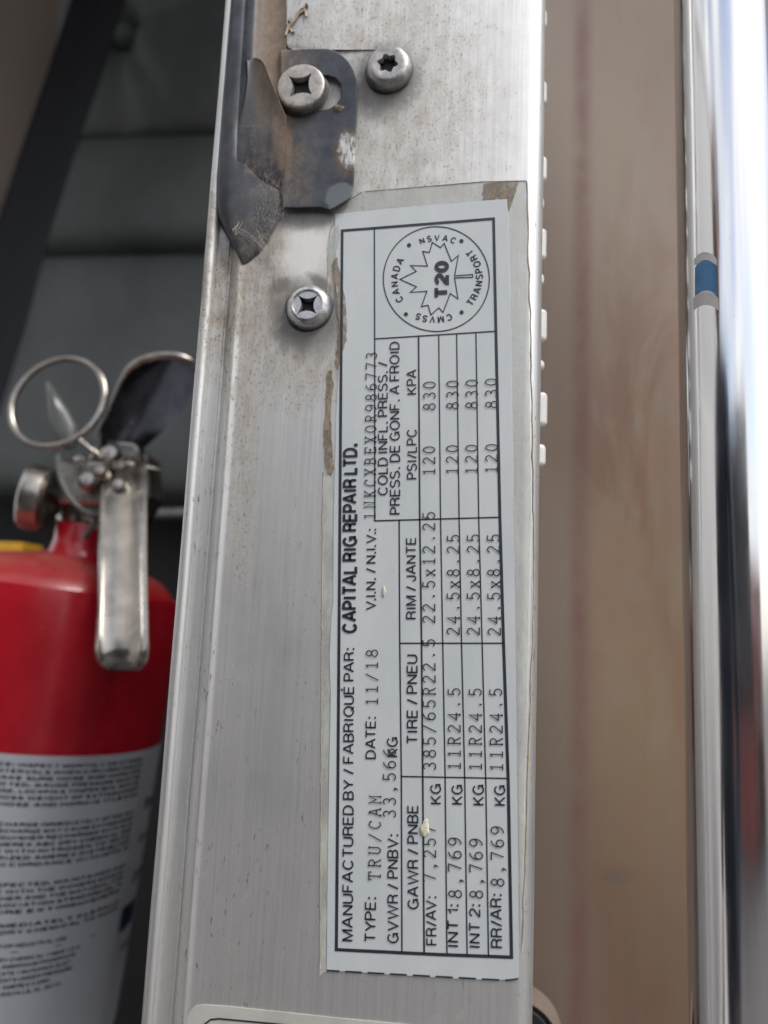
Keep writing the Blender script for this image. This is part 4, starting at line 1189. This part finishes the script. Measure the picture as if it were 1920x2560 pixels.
# valve block
def sect(y, pts): return [at(x, y, h * MM) for x, h in pts]
vb = pivot + Vector((0.010, 0, 0.028))
acc = ([], [])
add(acc, lathe([(0.0001, 0.030), (0.009, 0.030), (0.0105, 0.028), (0.011, 0.008), (0.0135, 0.007), (0.0140, -0.006), (0.012, -0.010)], vb, Vector((0.02, 0, 1)), 32)) 
o = obj('valve_body', *acc, ZINC, fe); fix_normals(o, 35)
b0 = vb + Vector((0, 0, 0.012))
acc = ([], [])
add(acc, box(b0 + Vector((-0.008, -0.022, -0.012)), b0 + Vector((0.020, 0.012, 0.012))))
o = obj('valve_block', *acc, ZINC, fe); bevel(o, 0.003, 3)
ps = [at(x, y, -0.176) for x, y in ((204, 1170), (236, 1112), (270, 1096), (335, 1104), (368, 1140), (374, 1240), (330, 1318), (240, 1330), (208, 1290))]
v, f = prism(ps, 0.196, 0.176)
o = obj('hinge_housing', v, f, ZINC, fe); fix_normals(o); bevel(o, 0.0022, 3)
# carry handle: folded steel strip coming out towards the door and hanging down
rows = []
for y, a, b, h in ((1120, 262, 360, -178), (1160, 254, 366, -172), (1200, 251, 368, -165), (1300, 247, 368, -150), (1400, 245, 368, -138), (1500, 243, 370, -127), (1580, 239, 372, -120), (1620, 236, 373, -116), (1645, 238, 371, -116), (1662, 246, 364, -118), (1674, 262, 350, -121), (1680, 286, 330, -124)):
    w_ = b - a
    rows.append(sect(y, [(a + 1, h - 9), (a, h - 2), (a + w_ * .02, h + 0.5), (a + w_ * .08, h + 1.2), (a + w_ * .16, h), (a + w_ * .4, h - 1.2), (a + w_ * .62, h - 1.2), (a + w_ * .80, h - .6), (a + w_ * .86, h + 1.2), (a + w_ * .92, h + 0.3), (b - w_ * .01, h + .8), (b, h - 2), (b - 1, h - 9)]))
v, f = loft(rows)
o = obj('carry_handle', v, f, ZINC, fe, True); fix_normals(o, 50)
sol = o.modifiers.new('t', 'SOLIDIFY'); sol.thickness = 0.0012
# squeeze lever: dark blade with a bright rolled rim
rows = []
for y, a, b, h in ((1150, 262, 330, -176), (1110, 252, 372, -174), (1070, 252, 420, -170), (1030, 262, 455, -165), (990, 284, 476, -160), (950, 306, 492, -156), (920, 328, 500, -152), (902, 352, 500, -150), (893, 385, 490, -149)):
    rows.append(sect(y, [(a + (b - a) * t, h - 7 * math.sin(math.pi * t)) for t in [k / 10 for k in range(11)]]))
v, f = loft(rows)
o = obj('squeeze_lever', v, f, NAVY, fe, True); fix_normals(o, 60)
rim = smooth_curve([at(240, 1095, -.172), at(252, 1065, -.170), at(282, 1000, -.162), at(308, 945, -.155), at(335, 912, -.150), at(375, 894, -.148), at(420, 889, -.147), at(455, 894, -.148), at(490, 915, -.152), at(505, 950, -.156)], 6)
v, f = tube(rim, [0.0009 + 0.0014 * min(1, max(0, (i - 12) / 14)) for i in range(len(rim))], 10)
o = obj('lever_rim', v, f, ZINC, fe, True)
for p, r in (((280, 1140, -.165), .006), ((300, 1215, -.163), .004), ((300, 1290, -.160), .0055), ((225, 1205, -.165), .0055), ((255, 1180, -.160), .0035)):
    c = at(p[0], p[1], p[2])
    v, f = lathe([(0.0001, r * .9), (r * .6, r * .85), (r * .95, r * .5), (r, 0), (r, -r)], c, Vector((0.15, -1, 0.2)), 24)
    o = obj('rivet', v, f, ZINC, fe); fix_normals(o, 40)
# pull ring and pin
rc = at(146, 1004, -0.165); sx_ = (at(254, 1004, -.165) - rc).length
a_ = Vector((1, 0.10, 0)).normalized(); b_ = Vector((0.05, 0.2, 1)).normalized() * 1.08
path = [rc + (a_ * math.cos(q) + b_ * math.sin(q)) * sx_ for q in [2 * math.pi * k / 72 for k in range(72)]]
v, f = tube(path, 0.0017, 12, True)
pr_ = obj('pull_ring', v, f, ZINC, fe, True)
v, f = tube(smooth_curve([at(196, 1098, -.163), at(240, 1132, -.165), at(290, 1152, -.17), at(400, 1176, -.18)], 5), 0.0014, 10)
obj('lock_pin', v, f, ZINC, fe, True)
# plastic tamper tag: blade and strap
rows = []
for t, w_ in ((0, 3), (.12, 9), (.3, 18), (.5, 26), (.7, 30), (.88, 24), (1, 10)):
    x, y = 118 + (178 - 118) * t, 952 + (1122 - 952) * t
    rows.append([at(x + w_ * s, y - w_ * s * .30, -.160 - .003 * abs(s)) for s in (-1, -.5, 0, .5, 1)])
v, f = loft(rows)
o = obj('tamper_tag', v, f, TAG, fe, True); fix_normals(o, 60)
o.modifiers.new('t', 'SOLIDIFY').thickness = 0.0008
rows = []
st = smooth_curve([at(146, 1132, -.158), at(150, 1190, -.157), at(172, 1240, -.157), at(205, 1275, -.159), at(240, 1300, -.165), at(210, 1345, -.168)], 6)
v, f = tube(st, 0.0014, 8)
obj('tag_strap', v, f, TAG, fe, True)
# pressure gauge seen edge-on
gc = at(92, 1245, -0.172)
ax = Vector((-0.93, -0.34, 0.12)).normalized()
v, f = lathe([(0.0150, -0.006), (0.0175, -0.004), (0.0178, 0.002), (0.0170, 0.0055), (0.0155, 0.0065), (0.0145, 0.0055)], gc, ax, 48)
gg = obj('pressure_gauge', v, f, ZINC, fe); fix_normals(gg, 40)
v, f = lathe([(0.0001, 0.004), (0.0148, 0.004)], gc, ax, 40)
obj('dial', v, f, simple('dark_red_dial', (0.12, 0.02, 0.03), 0.3, 0, .2, 60), gg)
v, f = lathe([(0.0001, -0.0062), (0.0166, -0.0062)], gc, ax, 40)
obj('gauge_back', v, f, ZINC, gg)
v, f = tube([gc - ax * 0.006, vb + Vector((-0.010, -0.004, 0.008))], 0.0055, 12)
obj('gauge_stem', v, f, ZINC, fe, True)

# ------------------------------------------------------------------ things further inside the cab
def card(name, pts, y0, y1, mat, label, cat, bev=0.0):
    """solid block with a photographed outline at depth y1 (front)"""
    ps = [at(x, y, -y1) for x, y in pts]
    c = sum(ps, Vector()) / len(ps)
    t = thing(name, (c.x, y0, min(p.z for p in ps)), label, cat)
    return t, ps
# yellow tool handle and grey crossbar behind the extinguisher
bars = obj('crossbar', *tube([at(150, 1300, -.30), at(330, 1285, -.30), at(560, 1283, -.30)], 0.0042, 12), simple('grey_crossbar_metal', (0.20, 0.21, 0.21), 0.35, 0.6, .2, 80), None, True, loc=at(330, 1285, -.30))
link(bars, 'grey metal crossbar behind the extinguisher handle', 'bar')
acc = ([], [])
p0, p1 = at(-160, 1402, -.33), at(56, 1356, -.33)
add(acc, box((p0.x, 0.33, p0.z), (p1.x, 0.36, p1.z)))
yb = obj('yellow_tray', *acc, YELLOW, None, loc=p0); bevel(yb, 0.002, 2)
link(yb, 'yellow plastic tray edge behind the extinguisher gauge', 'tray')

# grey seat: backrest, cushion
D = 0.62
seat = thing('padded_bench', at(380, 900, -D - 0.2), 'grey padded vinyl seat with a round tuft button in the cab shade', 'bench seat')
def puff(name, x0_, x1_, y0_, y1_, d, mat, parent, bul=0.03, N=36, tuft=None, crease=None):
    """a padded cushion filling a pixel box at depth d"""
    a = at(x0_, y1_, -d); b = at(x1_, y0_, -d)
    lo = Vector((min(a.x, b.x), d, min(a.z, b.z))); hi = Vector((max(a.x, b.x), d, max(a.z, b.z)))
    rows = []
    for i in range(N + 1):
        r = []
        for j in range(N + 1):
            u, w_ = i / N, j / N
            e1 = (1 - abs(2 * u - 1) ** 5) ; e2 = (1 - abs(2 * w_ - 1) ** 5)
            p = Vector((lo.x + (hi.x - lo.x) * w_, d - bul * max(0, e1 * e2) ** 0.5, lo.z + (hi.z - lo.z) * u))
            for tx, ty, tr, td in (tuft or ()):
                q = at(tx, ty, -d); dd = math.hypot(p.x - q.x, p.z - q.z)
                p.y += td * math.exp(-(dd / tr) ** 2)
            for xa_, ya_, xb_, yb_, wd_, td in (crease or ()):
                q1, q2 = at(xa_, ya_, -d), at(xb_, yb_, -d)
                e = q2 - q1; t_ = max(0.0, min(1.0, (p - q1).dot(e) / e.dot(e))); q = q1 + e * t_
                p.y += td * math.exp(-(math.hypot(p.x - q.x, p.z - q.z) / wd_) ** 2) * (1 - .6 * t_)
            r.append(p)
        rows.append(r)
    v, f = loft(rows)
    # back and sides
    back = [Vector((p.x, d + 0.08, p.z)) for r in rows for p in r]
    nn = N + 1
    nb = len(v)
    v = list(v) + back
    bf = [tuple(nb + q for q in reversed(t)) for t in f]
    f = list(f) + bf
    for i in range(N):
        for a_, b_2 in (((i) * nn, (i + 1) * nn), (i * nn + N, (i + 1) * nn + N), (i, i + 1), (N * nn + i, N * nn + i + 1)):
            f.append((a_, b_2, nb + b_2, nb + a_))
    o = obj(name, v, f, mat, parent, True); fix_normals(o, 60)
    return o
tf = [(312, 85, .030, .026)]
cr = [(312, 85, 325, 345, .014, .016), (312, 85, 445, 340, .012, .012), (312, 85, 300, -300, .014, .014), (312, 85, 560, 40, .014, .012), (312, 85, 200, 330, .012, .010)]
puff('backrest', 120, 760, -420, 356, D, SEAT, seat, 0.035, N=110, tuft=tf, crease=cr)
puff('bolster', 60, 760, 344, 640, D + 0.002, SEAT, seat, 0.034)
puff('cushion', -260, 780, 630, 1230, D + 0.004, SEAT, seat, 0.025)
c = at(312, 82, -D + 0.020)
v, f = lathe([(0.0001, 0.010), (0.006, 0.009), (0.0105, 0.006), (0.0125, 0.0), (0.0125, -0.01)], c, Vector((0, -1, 0)), 32)
o = obj('tuft_button', v, f, SEAT, seat, True); fix_normals(o, 60)
# brown cloth seat at the far left
sb = thing('cloth_seat', at(0, 300, -0.95), 'brown ribbed cloth seat at the upper left behind the belt', 'seat')
puff('backrest', -620, 330, -500, 560, 0.92, CLOTH, sb, 0.05)
# seat belt
D2 = 0.47
rows = []
for x0_, x1_, y in ((255, 395, -260), (176, 312, 0), (110, 248, 200), (42, 180, 400), (-22, 118, 600), (-90, 60, 820), (-170, -10, 1050), (-250, -80, 1300)):
    dd = D2 + 0.012 * math.sin(y / 240)
    rows.append([at(x0_ + (x1_ - x0_) * t, y, -dd - 0.006 * math.sin(3.1 * t)) for t in (0, .15, .3, .5, .7, .85, 1)])
v, f = loft(rows)
belt = obj('seat_belt', v, f, BLACK, None, True, loc=at(110, 400, -D2))
fix_normals(belt, 60); belt.modifiers.new('t', 'SOLIDIFY').thickness = 0.0014
link(belt, 'dark navy seat belt webbing slanting across the cab seats', 'seat belt')
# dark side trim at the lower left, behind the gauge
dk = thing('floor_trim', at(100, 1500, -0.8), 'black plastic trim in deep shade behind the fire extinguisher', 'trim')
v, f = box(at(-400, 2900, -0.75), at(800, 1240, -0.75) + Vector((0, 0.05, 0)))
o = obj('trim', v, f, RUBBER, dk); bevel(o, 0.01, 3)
